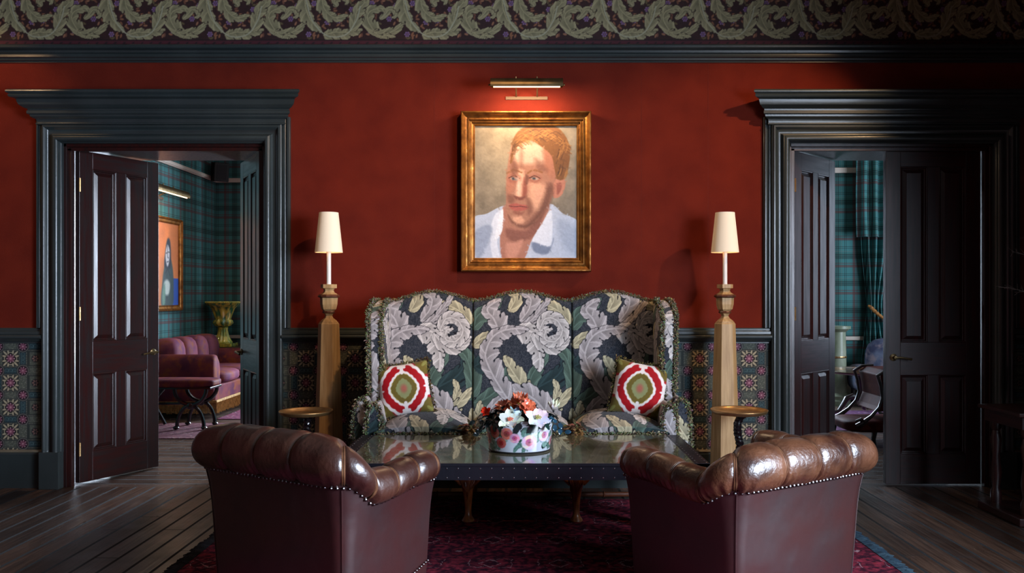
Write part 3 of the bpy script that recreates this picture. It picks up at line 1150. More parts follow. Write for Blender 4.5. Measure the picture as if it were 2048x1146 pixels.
for pts, w, c, n, b in (
        (A((1030, 805), (1075, 775), (1115, 750), (1130, 715), (1095, 690)), 34, GRD, 4, 1),
        (A((1138, 800), (1142, 760), (1130, 715), (1105, 695)), 27, GRN, 4, 1),
        (A((1055, 800), (1062, 755), (1085, 715), (1078, 690)), 22, GRN, 3, .8),
        (A((948, 805), (975, 795), (1003, 770), (1012, 735)), 30, GRN, 4, 1),
        (A((948, 735), (968, 722), (990, 700)), 30, GRD, 3, 1),
        (A((948, 662), (955, 635), (985, 612), (1005, 598)), 26, GRN, 4, .9),
        (A((946, 694), (962, 680), (985, 668), (1000, 652)), 20, CRM, 3, 1),
        (A((1048, 808), (1042, 770), (1022, 738), (1008, 712)), 28, CRM, 5, .8),
        (A((1108, 802), (1112, 780), (1106, 758)), 13, CRM, 2, 1),
        (A((1082, 855), (1100, 825), (1125, 795), (1142, 775)), 21, CRM, 4, 1),
        (A((1085, 855), (1078, 822), (1080, 792)), 14, CRM, 3, 1),
        (A((943, 865), (955, 835), (962, 800)), 21, CRM, 4, 1),
        (A((1120, 872), (1140, 848), (1142, 815)), 19, CRM, 3, 1),
        (A((955, 866), (972, 832), (1000, 798), (1040, 782)), 27, LIL, 5, .8),
        (A((1108, 858), (1085, 815), (1050, 786), (1000, 780)), 36, LIL, 7, .8),
        (A((1140, 650), (1120, 627), (1095, 614), (1062, 612)), 20, CRM, 6, .9),
        (A((1000, 668), (988, 640), (975, 620), (1002, 600)), 34, LIL, 6, .85),
        (A((1040, 645), (1058, 620), (1060, 598), (1036, 584)), 28, LIL, 5, .9),
        (A((1018, 625), (1030, 598), (1008, 580)), 20, CRM, 4, .9),
        (A((1036, 660), (1065, 640), (1088, 612), (1104, 584)), 15, LIL, 6, 1),
        (A((1034, 658), (1066, 668), (1078, 700), (1080, 744)), 38, WHT, 7, .9),
        (A((1066, 668), (1090, 694), (1118, 696), (1140, 674)), 18, WHT, 5, .8),
        (A((1018, 800), (990, 756), (972, 712), (988, 674), (1020, 660), (1058, 660)), 36, LIL, 10, .8)):
    ac.leaf(pts, w * .90, c, n=max(2, int(n * .62)), dark=(24, 26, 32), both=b * .62, edge=1.0, depth=0.25, serr=0.10, vein=0.6, slit=.5)
# peony head
ac.leaf(A((1078, 664), (1090, 640), (1112, 642), (1124, 664), (1110, 684), (1090, 680), (1092, 662), (1105, 660)), 17, WHT, n=11, dark=(24, 26, 32), edge=1.0, depth=.12, serr=.05)
for x, y in ((1100, 655), (1108, 668), (1096, 672)):
    ac.ell(x - 945, y - 580, 2.2, 4, (30, 30, 36), rot=x)


def acan(px, py):
    return ac.sample((px - 945.0) % 197.0, (py - 580.0) % 300.0)


sofa = thing('wing_back_sofa', 'high winged sofa in blue-grey leaf fabric with moss fringe, against the red wall', 'sofa', (SOX, 5.5, 0))


def hump(x):
    u_ = np.asarray(x) - SOX
    t = (np.abs(u_) / 0.339)
    c = np.where(t < 1, np.cos(t * PI / 2 * 1.0) ** 2, np.sin(np.clip((t - 1) / 1.58, 0, 1) * PI) ** 1.2)
    return 1.352 + 0.062 * c


# back: one dense padded sheet folded over the top
nx, nz = 520, 250
xs = np.linspace(SOX - 0.93, SOX + 0.93, nx)
tt = np.linspace(0, 1, nz)
gx, gt = np.meshgrid(xs, tt)
zt = hump(gx)
z = 0.50 + (zt - 0.50) * np.clip(gt / 0.94, 0, 1)
seam = np.exp(-(((np.abs(gx - SOX) - 0.339) / 0.007) ** 2)) * 0.014
puff = 0.02 * np.sin(np.clip((z - 0.5) / (zt - 0.5), 0, 1) * PI) * np.abs(np.cos((gx - SOX) / 0.339 * PI / 2)) ** 0.5
over = np.clip((gt - 0.94) / 0.06, 0, 1)
edge = np.clip((z - (zt - 0.05)) / 0.05, 0, 1)
y = 5.74 + 0.10 * (z - 0.5) / 0.9 + seam - puff + 0.03 * edge ** 3 + over * 0.10
z = z - over ** 2 * 0.015
c = acan(gx * SF + CX, CY - (z - EYE) * SF)
sm = np.exp(-(((np.abs(gx - SOX) - 0.339) / 0.0035) ** 2))[..., None]
c = c * (1 - 0.85 * sm)
grid('back', np.stack([gx, y, z], 2), c, M_WOVEN, sofa)
bk = MB()
ring0 = [(x_, 5.95, 0.3) for x_ in xs[::20]]
ring1 = [(x_, 5.95, float(hump(x_)) - 0.015) for x_ in xs[::20]]
ring2 = [(x_, 5.84, float(hump(x_)) - 0.02) for x_ in xs[::20]]
bk.loft([ring0, ring1, ring2], closed=False, cap=False)
bk.build('back_panel', mat('sofa_back_cloth', (86, 92, 92), (56, 62, 66), 12, rough=0.9), sofa)


def ring_grid(name, rings, colf, m, parent):
    pos = np.array(rings)
    g = grid(name, pos, colf(pos), m, parent, wrap_u=True)
    return g


def perim_u(pos):
    d = np.linalg.norm(np.roll(pos, -1, axis=1) - pos, axis=2)
    return np.concatenate([np.zeros((pos.shape[0], 1)), np.cumsum(d, axis=1)[:, :-1]], axis=1)


def loop_section(x0, x1, y0, y1, r, n=120):
    """rounded-front rectangle in plan"""
    cx, hw = (x0 + x1) / 2, (x1 - x0) / 2
    out = []
    for k in range(n):
        a = 2 * PI * k / n
        ca, sa = math.cos(a), math.sin(a)
        p = 5.0
        q = (abs(ca) ** p + abs(sa) ** p) ** (-1 / p)
        out.append((cx + hw * q * ca, (y0 + y1) / 2 + (y1 - y0) / 2 * q * sa))
    return out


M_FRINGE = mat('moss_fringe', (128, 128, 128), attr='paint', scale=80, rough=1.0)


def fringe(name, path, size, per_m, parent, palette=((112, 106, 78), (92, 86, 60), (132, 126, 98), (70, 64, 46), (100, 98, 76)), down=0.0, spread=0.006, seed=1, droop=None):
    q = random.Random(seed)
    mb = MB()
    pts = [Vector(p) for p in path]
    L_ = [0]
    for a, b in zip(pts, pts[1:]):
        L_.append(L_[-1] + (b - a).length)
    n = int(L_[-1] * per_m * 2.6)
    size = size * 0.78
    spread = spread * 2.0
    for k in range(n):
        s_ = L_[-1] * (k + q.random()) / n
        i = 0
        while i < len(L_) - 2 and L_[i + 1] < s_:
            i += 1
        p = pts[i].lerp(pts[i + 1], (s_ - L_[i]) / max(L_[i + 1] - L_[i], 1e-6))
        p = p + Vector((q.uniform(-1, 1), q.uniform(-1, 1), q.uniform(-1, 1))) * spread
        d = Vector((q.uniform(-1, 1), q.uniform(-1, 0.6), q.uniform(-1, 1)))
        d.normalize()
        if down:
            d = (d * (1 - down) + Vector((0, -0.1, -1)) * down).normalized()
        ln = size * q.uniform(0.6, 1.2)
        w = ln * 0.28
        s1 = d.cross(Vector((q.uniform(-1, 1), q.uniform(-1, 1), 1))).normalized() * w
        s2 = d.cross(s1).normalized() * w
        mb.col = lin(tuple(v * q.uniform(0.8, 1.15) for v in q.choice(palette)))
        mid = p + d * ln * 0.45
        mb.add([p - s1 * .5, p + s1 * .5, p + s2 * .5, mid + s1, mid - s1, mid - s2, p + d * ln],
               [(0, 1, 3), (0, 3, 4), (1, 2, 3), (2, 0, 5), (0, 4, 5), (2, 5, 3), (3, 6, 4), (4, 6, 5), (5, 6, 3)])
    return mb.build(name, M_FRINGE, parent)


for sg in (-1, 1):
    # wing
    zs = np.linspace(0.70, 1.345, 180)
    rings = []
    for q_, zz in enumerate(zs):
        t = max(0, (zz - 1.20) / 0.145)
        yf = 5.43 + 0.05 * (1.2 - zz) * 0 + 0.20 * t ** 2.4
        lean = 0.02 * (1.345 - zz)
        xo = SOX + sg * (0.943 - lean)
        hw = 0.046 * (1 - 0.5 * t ** 6)
        rings.append([(a, b, zz) for a, b in loop_section(xo - hw, xo + hw, yf, 5.90, 0.04, 150)])
    last = rings[-1]
    cxm = sum(p[0] for p in last) / len(last)
    for k_, (f_, dz) in enumerate(((0.75, 0.008), (0.4, 0.012), (0.02, 0.013))):
        rings.append([(cxm + (p[0] - cxm) * f_, p[1] * f_ + (1 - f_) * 5.78, zs[-1] + dz) for p in last])

    def cw(pos, sg=sg):
        u_ = perim_u(pos)
        return acan(1000 + sg * 31 + u_ * SF, CY - (pos[..., 2] - EYE) * SF + 20)
    ring_grid('wing', rings, cw, M_WOVEN, sofa)
    xo = SOX + sg * 0.943
    for off, nm in ((0.046, 'wing_fringe'), (-0.040, 'wing_fringe')):
        path = []
        for zz in np.linspace(0.76, 1.345, 40):
            t = max(0, (zz - 1.20) / 0.145)
            path.append((xo - sg * 0.02 * (1.345 - zz) + sg * off, 5.435 + 0.20 * t ** 2.4, zz))
        path += [(xo + sg * off, 5.70, 1.352), (xo + sg * off * .8, 5.82, 1.352)]
        fringe(nm, path, 0.024, 560, sofa, seed=int(10 + off * 100 + sg))
    # arm: rolled, with a padded front
    for ac_x, hw, top, zlo, Yf, nm in ((SOX + sg * 0.995, 0.052, 0.745, 0.27, 5.27, 'arm'), (SOX + sg * 0.905, 0.048, 0.722, 0.27, 5.195, 'arm_pad')):
        zc_ = (top + zlo) / 2
        hh = (top - zlo) / 2

        def sect(Y, sc, hw=hw, ac_x=ac_x, zc_=zc_, hh=hh):
            out = []
            for k in range(96):
                a = 2 * PI * k / 96
                ca, sa = math.cos(a), math.sin(a)
                p = 2.4 if sa > 0 else 6
                q = (abs(ca) ** p + abs(sa) ** p) ** (-1 / p)
                out.append((ac_x + hw * q * ca * sc, Y, zc_ + hh * q * sa * sc))
            return out
        rings = [sect(Yf, s_) for s_ in np.linspace(0.02, 0.86, 40)] + [sect(Yf + .005, 0.93), sect(Yf + .017, 0.98), sect(Yf + .035, 1.0)] + [sect(Y, 1.0) for Y in np.linspace(Yf + .045, 5.88, 60)]

        def ca_(pos, sg=sg):
            return acan(pos[..., 0] * 327 + CX + sg * 47 + (pos[..., 1] - 5.2) * 100, CY - (pos[..., 2] - EYE) * 327 - (pos[..., 1] - 5.2) * 300 - 100)
        ring_grid(nm, rings, ca_, M_WOVEN, sofa)
        path = [p for p in sect(Yf + .01, 1.0) if p[2] > 0.33]
        path.sort(key=lambda p: -p[0] if True else 0)
        path = sorted(path, key=lambda p: math.atan2(p[2] - 0.30, p[0] - ac_x))
        fringe('arm_fringe', path, 0.026, 520, sofa, seed=int(Yf * 100) + sg)
pth = [(float(x_), 5.86, float(hump(x_)) + 0.002) for x_ in np.linspace(SOX - 0.9, SOX + 0.9, 90)]
fringe('back_fringe', pth, 0.016, 520, sofa, seed=4)

# seat cushions: crowned
for x0, x1, off in ((SOX - 0.90, SOX - 0.335, 30), (SOX - 0.30, SOX + 0.30, 120), (SOX + 0.335, SOX + 0.90, 226)):
    nu, nv = 190, 150
    gu, gv = np.meshgrid(np.linspace(-1, 1, nu), np.linspace(0, 1, nv))
    X_ = (x0 + x1) / 2 + (x1 - x0) / 2 * np.sign(gu) * np.abs(gu) ** 0.9
    Yv = 5.165 + 0.50 * np.clip((gv - 0.12) / 0.88, 0, 1) + 0.02 * (1 - np.clip(gv / 0.12, 0, 1)) ** 2
    crown = (1 - np.abs(gu) ** 2.3) ** 0.9
    zt_ = 0.552 + 0.095 * crown * np.sin(np.clip((Yv - 5.165) / 0.5 * 0.9 + 0.22, 0, 1) * PI * 0.62)
    z_ = np.where(gv < 0.12, 0.50 + (zt_ - 0.50) * np.sin(gv / 0.12 * PI / 2), zt_)
    cc = acan((X_ - (x0 + x1) / 2) * 327 + 1036, (1 - gv) * 120 + 648)
    grid('seat_cushion', np.stack([X_, Yv, z_], 2), cc, M_WOVEN, sofa)
fr_ = MB()
fr_.box((SOX - 0.90, 5.19, 0.27), (SOX + 0.90, 5.86, 0.52))
nu = 300
gx, gz = np.meshgrid(np.linspace(SOX - 0.88, SOX + 0.88, 420), np.linspace(0.262, 0.53, 70))
grid('front_border', np.stack([gx, 5.186 - 0.012 * np.sin((gz - .26) / .27 * PI), gz], 2), acan(gx * 327 + CX, CY - (gz - EYE) * 327), M_WOVEN, sofa)
fr_.build('seat_frame', mat('sofa_back_cloth', (86, 92, 92)), sofa)
fringe('seat_fringe', [(x_, 5.168, 0.545) for x_ in np.linspace(SOX - 0.88, SOX + 0.88, 30)], 0.026, 560, sofa, seed=8, down=0.25)
for x_ in (SOX - 0.32, SOX + 0.32):
    fringe('corner_tassel', [(x_ - 0.02, 5.16, 0.575), (x_, 5.155, 0.56), (x_ + 0.02, 5.16, 0.575)], 0.05, 1300, sofa,
           palette=((110, 78, 44), (84, 60, 34), (128, 98, 58), (70, 50, 30)), down=0.3, spread=0.016, seed=9)

# cabriole legs
M_WALNUT = mat('walnut_leg', (160, 98, 58), (104, 60, 36), 14, rough=0.3, coat=0.4, stretch=(3, 3, 1))
for x_ in (SOX - 0.88, SOX - 0.330, SOX + 0.335, SOX + 0.86):
    lg = MB()
    prof = [(0.272, 0.050, 0.0), (0.25, 0.047, 0.004), (0.225, 0.042, 0.006), (0.19, 0.034, 0.003), (0.14, 0.026, -0.004), (0.09, 0.021, -0.006), (0.05, 0.020, -0.005), (0.03, 0.026, -0.004), (0.018, 0.036, -0.004), (0.008, 0.040, -0.004), (0.0, 0.034, -0.004)]
    rings = [[(x_ + r * math.cos(2 * PI * j / 18), 5.232 - dy_ - 0.01 + r * 1.0 * math.sin(2 * PI * j / 18), z_) for j in range(18)] for z_, r, dy_ in prof]
    lg.loft(rings[::-1])
    g = lg.build('leg', M_WALNUT, sofa, smooth=True)
    sh = MB()
    for k in range(-3, 4):   # shell flutes fanning over the knee
        a = k * 0.27
        sh.tube([(x_ + math.sin(a) * 0.012, 5.178, 0.195), (x_ + math.sin(a) * 0.035, 5.172, 0.228), (x_ + math.sin(a) * 0.058, 5.182, 0.262)], [0.003, 0.0055, 0.007], n=6)
    sh.tube([(x_, 5.186, 0.205), (x_ + .004, 5.192, 0.17), (x_ - .003, 5.198, 0.13)], [0.008, 0.007, 0.003], n=6)
    for s_ in (-1, 1):
        sh.tube([(x_ + s_ * 0.04, 5.19, 0.235), (x_ + s_ * 0.062, 5.19, 0.255), (x_ + s_ * 0.08, 5.19, 0.268)], [0.012, 0.011, 0.006], n=8)
    sh.build('carved_shell', M_WALNUT, g, smooth=True)
for x_ in (SOX - 0.86, SOX - 0.33, SOX + 0.35, SOX + 0.84):
    lg = MB()
    lg.box((x_ - 0.022, 5.80, 0.05), (x_ + 0.022, 5.845, 0.28)).box((x_ - 0.018, 5.81, 0.0), (x_ + 0.018, 5.84, 0.05))
    lg.build('rear_leg', M_WALNUT, sofa, bevel=0.004)
st = MB()
n_ = 60
pts, rad = [], []
for i in range(n_ * 4 + 1):
    t = i / (n_ * 4)
    f_ = (t * 9) % 1
    r = 0.017 + (0.006 if min(abs(f_ - 0.5), abs(f_ - 0.56)) < 0.012 else 0)
    pts.append((SOX - 0.86 + 1.70 * t, 5.79, 0.035))
    rad.append(r)
st.tube(pts, rad, n=10)
st.build('stretcher', M_OAKD, sofa, smooth=True)

# ------------------------------------------------------------------ scatter cushions
cu = Canvas(200, 200, 1.3, (150, 10, 24))
OL, OL2, WH = (96, 82, 34), (66, 58, 28), (214, 204, 200)
cu.a *= (0.88 + 0.24 * vnoise(cu.nx, cu.ny, 9, 3))[..., None]


def ogee(rx, ry, k=7, amp=0.0):
    out = []
    for i in range(96):
        a = 2 * PI * i / 96
        ca, sa = math.cos(a), math.sin(a)
        p = 1.45
        q = (abs(ca / rx) ** p + abs(sa / ry) ** p) ** (-1 / p)
        q *= 1 + amp * abs(math.sin(a * k))
        out.append((100 + q * ca, 100 + q * sa))
    return out


for sx in (0, 1):
    for sy in (0, 1):
        cx_, cy_ = sx * 200, sy * 200
        for i in range(10):
            a = i * PI / 5
            cu.ell(cx_ + 32 * math.cos(a), cy_ + 36 * math.sin(a), 24, 20, OL, rot=a)
        for i in range(8):
            a = i * PI / 4
            cu.ell(cx_ + 20 * math.cos(a), cy_ + 22 * math.sin(a), 13, 7, (120, 116, 62), rot=a)
        # white ogee sweep near the corner
        s_ = -1 if sx else 1
        t_ = -1 if sy else 1
        cu.line([(cx_ + s_ * 6, cy_ + t_ * 74), (cx_ + s_ * 34, cy_ + t_ * 62), (cx_ + s_ * 60, cy_ + t_ * 40), (cx_ + s_ * 88, cy_ + t_ * 4)], 11, WH)
        for q_ in range(7):
            f_ = q_ / 6
            cu.ell(cx_ + s_ * (14 + 66 * f_), cy_ + t_ * (70 - 52 * f_), 5.5, 5, WH)
cu.poly(ogee(99, 112, 9, 0.03), WH, soft=1)
cu.poly(ogee(87, 98, 9, 0.04), (150, 8, 22), soft=1)
cu.poly(ogee(60, 70, 9, 0.05), WH, soft=1)
cu.poly(ogee(50, 60, 9, 0.06), (150, 130, 60), soft=1)
cu.poly(ogee(48, 58, 7, 0.06), OL, soft=1)
cu.poly(ogee(30, 38, 7, 0.08), (122, 124, 84), soft=1)
cu.ell(100, 100, 12, 15, (150, 84, 70), soft=0.5)
for y_ in (22, 178):
    cu.line([(100, y_ - 22), (100, y_ + 16)], 13, WH)
    for k_ in (-1, 1):
        cu.ell(100 + k_ * 10, y_ - (5 if y_ < 50 else -5), 6, 5, WH)
for y_ in (8, 192):
    for k_ in (-1, 1):
        cu.ell(100 + k_ * 10, y_, 8, 6, WH)
    cu.line([(100, y_ - 12), (100, y_ + 12 if y_ < 50 else y_ - 14)], 12, WH)
for x_ in (8, 192):
    cu.ell(x_, 84, 9, 18, WH)
    cu.ell(x_, 116, 9, 18, WH)
    cu.ell(x_, 100, 16, 5, WH)
cu2 = Canvas(4, 4, 1, OL2)


def scatter_cushion(label, loc, ang, tilt, yaw, size):
    o = thing('scatter_cushion', label, 'cushion', loc, 'fringed red cushions on the winged sofa', local=True)
    o.rotation_euler = (tilt, ang, yaw)
    n = 130
    gu, gv = np.meshgrid(np.linspace(-1, 1, n), np.linspace(-1, 1, n))
    th = 0.07 * (np.clip(1 - gu ** 4, 0, 1) ** 0.55) * (np.clip(1 - gv ** 4, 0, 1) ** 0.55)
    pin = 1 - 0.07 * (1 - gv ** 2) * 1
    pin2 = 1 - 0.07 * (1 - gu ** 2)
    x_, z_ = gu * size * pin, gv * size * pin2
    colr = cu.sample((gu + 1) * 98 + 2, (1 - gv) * 98 + 2)
    grid('cover', np.stack([x_, -th, z_], 2), colr, M_VELVET, o)
    grid('cover_back', np.stack([x_[:, ::-1], th[:, ::-1], z_], 2), np.zeros_like(colr) + np.array(lin(OL2)), M_VELVET, o)
    path = [(float(x_[0, i]), 0, float(z_[0, i])) for i in range(0, n, 6)] + [(float(x_[i, -1]), 0, float(z_[i, -1])) for i in range(0, n, 6)] + \
           [(float(x_[-1, i]), 0, float(z_[-1, i])) for i in range(n - 1, -1, -6)] + [(float(x_[i, 0]), 0, float(z_[i, 0])) for i in range(n - 1, -1, -6)]
    fringe('cushion_fringe', path, 0.022, 420, o, seed=3, palette=((86, 74, 40), (64, 54, 30), (104, 92, 54), (50, 42, 26)))
    return o


scatter_cushion('red and white fringed cushion with pinkish centre, in the daylit wing of the sofa', (-0.775, 5.46, 0.785), -0.14, -0.20, 0.12, 0.172)
scatter_cushion('red and white fringed cushion with olive centre, in the shadowed wing of the sofa', (0.735, 5.46, 0.785), 0.17, -0.20, -0.14, 0.176)

# ================================================================== LAMPS ON TAPERED PILLARS
def pillar_lamp(x, label, yaw=0.0):
    Y = 5.90
    o = thing('pillar_lamp', label, 'lamp', (x, Y, 0), 'cream shaded lamps on tapered oak pillars')
    c = (x, Y, 0)
    MB().lathe([(0.118, 0.0), (0.118, 0.06), (0.108, 0.07), (0.0735, 1.200), (0.066, 1.208), (0.066, 1.214)], c, n=6, rot=yaw).build('pillar', M_OAK, o, bevel=0.002)
    MB().lathe([(0.060, 1.214), (0.056, 1.222), (0.032, 1.24), (0.024, 1.256), (0.030, 1.268), (0.040, 1.276)], c, n=6, rot=yaw).build('neck', M_OAK, o)
    MB().lathe([(0.040, 1.274), (0.046, 1.280), (0.040, 1.290)], c, n=12, rot=yaw).build('collar', M_OAKD, o)
    MB().lathe([(0.036, 1.288), (0.052, 1.302), (0.060, 1.335), (0.062, 1.382)], c, n=6, rot=yaw).build('cup', M_OAK, o)
    MB().lathe([(0.060, 1.380), (0.075, 1.386), (0.077, 1.394), (0.068, 1.404)], c, n=12, rot=yaw).build('collar', M_OAKD, o)
    MB().lathe([(0.066, 1.402), (0.040, 1.418), (0.034, 1.432), (0.040, 1.444), (0.056, 1.448), (0.056, 1.474)], c, n=6, rot=yaw).build('cap', M_OAK, o)
    MB().lathe([(0.016, 1.472), (0.0155, 1.72)], c, n=16).build('candle_tube', M_CANDLE, o, smooth=True)
    sh = MB()
    outer = [(0.0955, 1.695), (0.066, 1.972)]
    rings = []
    for r, z_ in ((0.0955, 1.695), (0.0955 - .0098, 1.787), (0.066 + .0098, 1.88), (0.066, 1.972), (0.0645, 1.972), (0.094, 1.695)):
        rings.append([(x + r * math.cos(2 * PI * j / 40), Y + r * math.sin(2 * PI * j / 40), z_) for j in range(40)])
    sh.loft(rings + [rings[0]], cap=False)
    s_ = sh.build('shade', M_SHADE, o, smooth=True, angle=60)
    MB().ball((x, Y, 1.77), 0.02, 12, 8, (1, 1, 1.6)).build('bulb', mat('bulb_glow', (255, 220, 180), emit=(255, 200, 140), estr=3.0), o, smooth=True)
    point('lamp_glow', (x, Y, 1.86), 1.6, WARM, 0.02)
    return o


pillar_lamp(-1.362, 'cream shaded lamp on oak pillar beside the doorway that shows the rose velvet sofa')
pillar_lamp(1.388, 'cream shaded lamp on oak pillar beside the doorway with a closed door leaf')


# ================================================================== TRAY TABLES
def twist(mb, pts, r, turns, n=12):
    """rope-twisted stem along a curve"""
    P_ = [Vector(p) for p in pts]
    K = 90
    for strand in (0, 1):
        q, rd = [], []
        for i in range(K + 1):
            t = i / K
            s_ = t * (len(P_) - 1)
            k = min(int(s_), len(P_) - 2)
            p = P_[k].lerp(P_[k + 1], s_ - k)
            a = t * turns * 2 * PI + strand * PI
            q.append(p + Vector((math.cos(a), math.sin(a), 0)) * r * 0.55)
            rd.append(r * 0.75)
        mb.tube(q, rd, n=8)


def tray_table(x, z, r, stem, label):
    Y = 5.50
    o = thing('tray_table', label, 'side table', (x, Y, 0), 'round brass tray tables')
    c = (x, Y, z)
    MB().lathe([(0.001, -0.004), (r * 0.86, -0.004), (r * 0.95, 0.004), (r * 0.985, 0.016), (r, 0.020), (r * 0.99, 0.024), (r * 0.965, 0.018), (r * 0.90, 0.004), (r * 0.84, 0.0), (0.001, 0.0)], c, n=56).build('tray', M_BRASS, o, smooth=True, angle=180)
    sb = MB()
    twist(sb, stem, 0.021, 7)
    sb.build('twisted_stem', M_IRON, o, smooth=True)
    MB().lathe([(0.001, z - 0.03), (0.03, z - 0.03), (0.045, z - 0.012), (0.05, z - 0.004), (0.001, z - 0.004)], (stem[0][0], stem[0][1], 0), n=20).build('boss', M_IRON, o, smooth=True)
    e = stem[-1]
    MB().lathe([(0.001, 0.0), (0.14, 0.0), (0.145, 0.012), (0.12, 0.025), (0.05, 0.04), (0.03, 0.07), (0.001, 0.07)], (e[0], e[1], 0), n=28).build('base', M_IRON, o, smooth=True)


tray_table(-1.417, 0.622, 0.172, [(-1.405, 5.5, 0.61), (-1.41, 5.5, 0.5), (-1.395, 5.5, 0.4), (-1.385, 5.5, 0.3), (-1.40, 5.5, 0.06)], 'round brass tray table near the doorway that shows the rose velvet sofa')
tray_table(1.385, 0.628, 0.184, [(1.40, 5.5, 0.615), (1.375, 5.5, 0.56), (1.375, 5.5, 0.5), (1.392, 5.5, 0.42), (1.385, 5.5, 0.3), (1.38, 5.5, 0.06)], 'round brass tray table with glossy black twisted stem, near the closed door leaf')

# ================================================================== PAINTING
def rect_frame(mb, x0, x1, z0, z1, prof, Y):
    """prof: (inset from outer edge, projection)"""
    cols = [[(x0 + i, Y - d, z0 + i), (x1 - i, Y - d, z0 + i), (x1 - i, Y - d, z1 - i), (x0 + i, Y - d, z1 - i)] for i, d in prof]
    v = [p for c in cols for p in c]
    f = []
    for i in range(len(cols) - 1):
        for j in range(4):
            f.append((i * 4 + j, i * 4 + (j + 1) % 4, i * 4 + 4 + (j + 1) % 4, i * 4 + 4 + j))
    mb.add(v, f)


pic = thing('portrait_painting', 'gilt framed oil portrait of a man in a pale blue shirt on the red wall', 'painting', (0.005, YW, 2.14))
FX0, FX1, FZ0, FZ1 = -0.4615, 0.4755, 1.568, 2.720
fm = MB()
rect_frame(fm, FX0, FX1, FZ0, FZ1, [(0.0, 0.0), (0.0, 0.085), (0.005, 0.098), (0.012, 0.100), (0.018, 0.092), (0.024, 0.080), (0.036, 0.068), (0.046, 0.064), (0.050, 0.070), (0.057, 0.070), (0.060, 0.060), (0.066, 0.056), (0.070, 0.062), (0.076, 0.060), (0.079, 0.050), (0.088, 0.046), (0.094, 0.050), (0.099, 0.044), (0.101, 0.030)], YW)
fm.build('frame', M_GOLD, pic, smooth=True, angle=25)
pc = Canvas(540, 695, 0.62, (136, 124, 106))
n1, n2 = vnoise(pc.nx, pc.ny, 26, 5), vnoise(pc.nx, pc.ny, 9, 6)
xg = np.linspace(0, 1, pc.nx)[None, :]
yg = np.linspace(0, 1, pc.ny)[:, None]
pc.a = pc.a * (0.80 + 0.22 * n1 + 0.08 * n2)[..., None] + 0
pc.a += (np.array((10, 8, 4.0)) * (np.exp(-((xg - .18) ** 2) * 8) * (0.3 + 0.7 * (1 - yg)))[..., None])
pc.a -= (np.array((22, 22, 18.0)) * (np.clip(yg - .35, 0, 1))[..., None])
def gb(x, y):   # zoomed photo coordinates -> canvas
    return (x - 135, y - 330)
def B(*p):
    return [gb(*q) for q in p]
SH, SH2, SH3 = (176, 186, 204), (136, 148, 170), (208, 214, 226)
pc.blob(B((120, 830), (200, 790), (290, 750), (330, 800), (420, 960), (400, 1050), (120, 1060)), SH, soft=2)
pc.blob(B((520, 745), (600, 790), (690, 850), (700, 1060), (360, 1060), (430, 930)), SH, soft=2)
pc.blob(B((280, 780), (250, 900), (270, 1040), (235, 1040), (215, 900), (240, 800)), SH3, soft=3)
pc.blob(B((130, 900), (190, 850), (230, 870), (200, 960), (150, 1030)), SH2, soft=7, alpha=.8)
pc.blob(B((300, 740), (270, 880), (285, 1040), (385, 1040), (440, 920), (520, 790), (500, 720)), (160, 108, 90), soft=3)
pc.blob(B((300, 870), (400, 880), (450, 830), (500, 760), (470, 880), (400, 930), (320, 930)), (120, 74, 62), soft=8, alpha=.85)
pc.blob(B((300, 950), (350, 940), (390, 930), (360, 1010), (310, 1030)), (186, 130, 110), soft=8)
pc.blob(B((535, 770), (545, 860), (530, 960), (460, 945), (440, 925), (490, 840)), SH3, soft=3)
pc.blob(B((440, 940), (530, 965), (550, 920), (520, 1000), (450, 990)), (110, 122, 146), soft=5)
pc.blob(B((570, 820), (680, 880), (680, 1000), (600, 960)), SH2, soft=14, alpha=.5)
pc.blob(B((265, 800), (285, 770), (280, 880), (240, 930)), (222, 226, 234), soft=3)
# head
SK, SKD, SKL, SKR = (156, 108, 88), (96, 58, 46), (196, 160, 138), (130, 68, 54)
pc.blob(B((340, 420), (430, 395), (530, 430), (570, 540), (560, 640), (530, 730), (470, 820), (390, 870), (330, 850), (305, 790), (300, 700), (305, 600), (315, 500)), SK, soft=3)
pc.blob(B((555, 620), (600, 605), (612, 640), (595, 690), (560, 710), (545, 690)), (180, 118, 96), soft=3)
pc.blob(B((568, 635), (592, 630), (590, 665), (570, 690)), (140, 80, 66), soft=4)
# broad planes of the face in loose paint
pc.blob(B((350, 440), (420, 415), (500, 440), (520, 510), (440, 530), (350, 520)), SKL, soft=14)
pc.blob(B((500, 450), (560, 500), (560, 600), (520, 590), (500, 520)), (160, 104, 82), soft=12)
pc.blob(B((430, 610), (500, 640), (530, 700), (470, 780), (420, 700)), (204, 152, 124), soft=16)
pc.blob(B((520, 640), (550, 660), (520, 760), (450, 840), (400, 860), (470, 770)), SKD, soft=14, alpha=.85)
pc.blob(B((312, 560), (340, 590), (345, 650), (320, 690), (303, 640)), (168, 108, 86), soft=10, alpha=.8)
pc.blob(B((365, 560), (392, 570), (400, 660), (385, 700), (350, 700), (355, 650)), (208, 160, 134), soft=8)
pc.blob(B((395, 600), (412, 660), (400, 705), (385, 690)), SKR, soft=7, alpha=.9)
pc.blob(B((342, 696), (372, 704), (402, 700), (385, 718), (355, 716)), (112, 62, 52), soft=4)
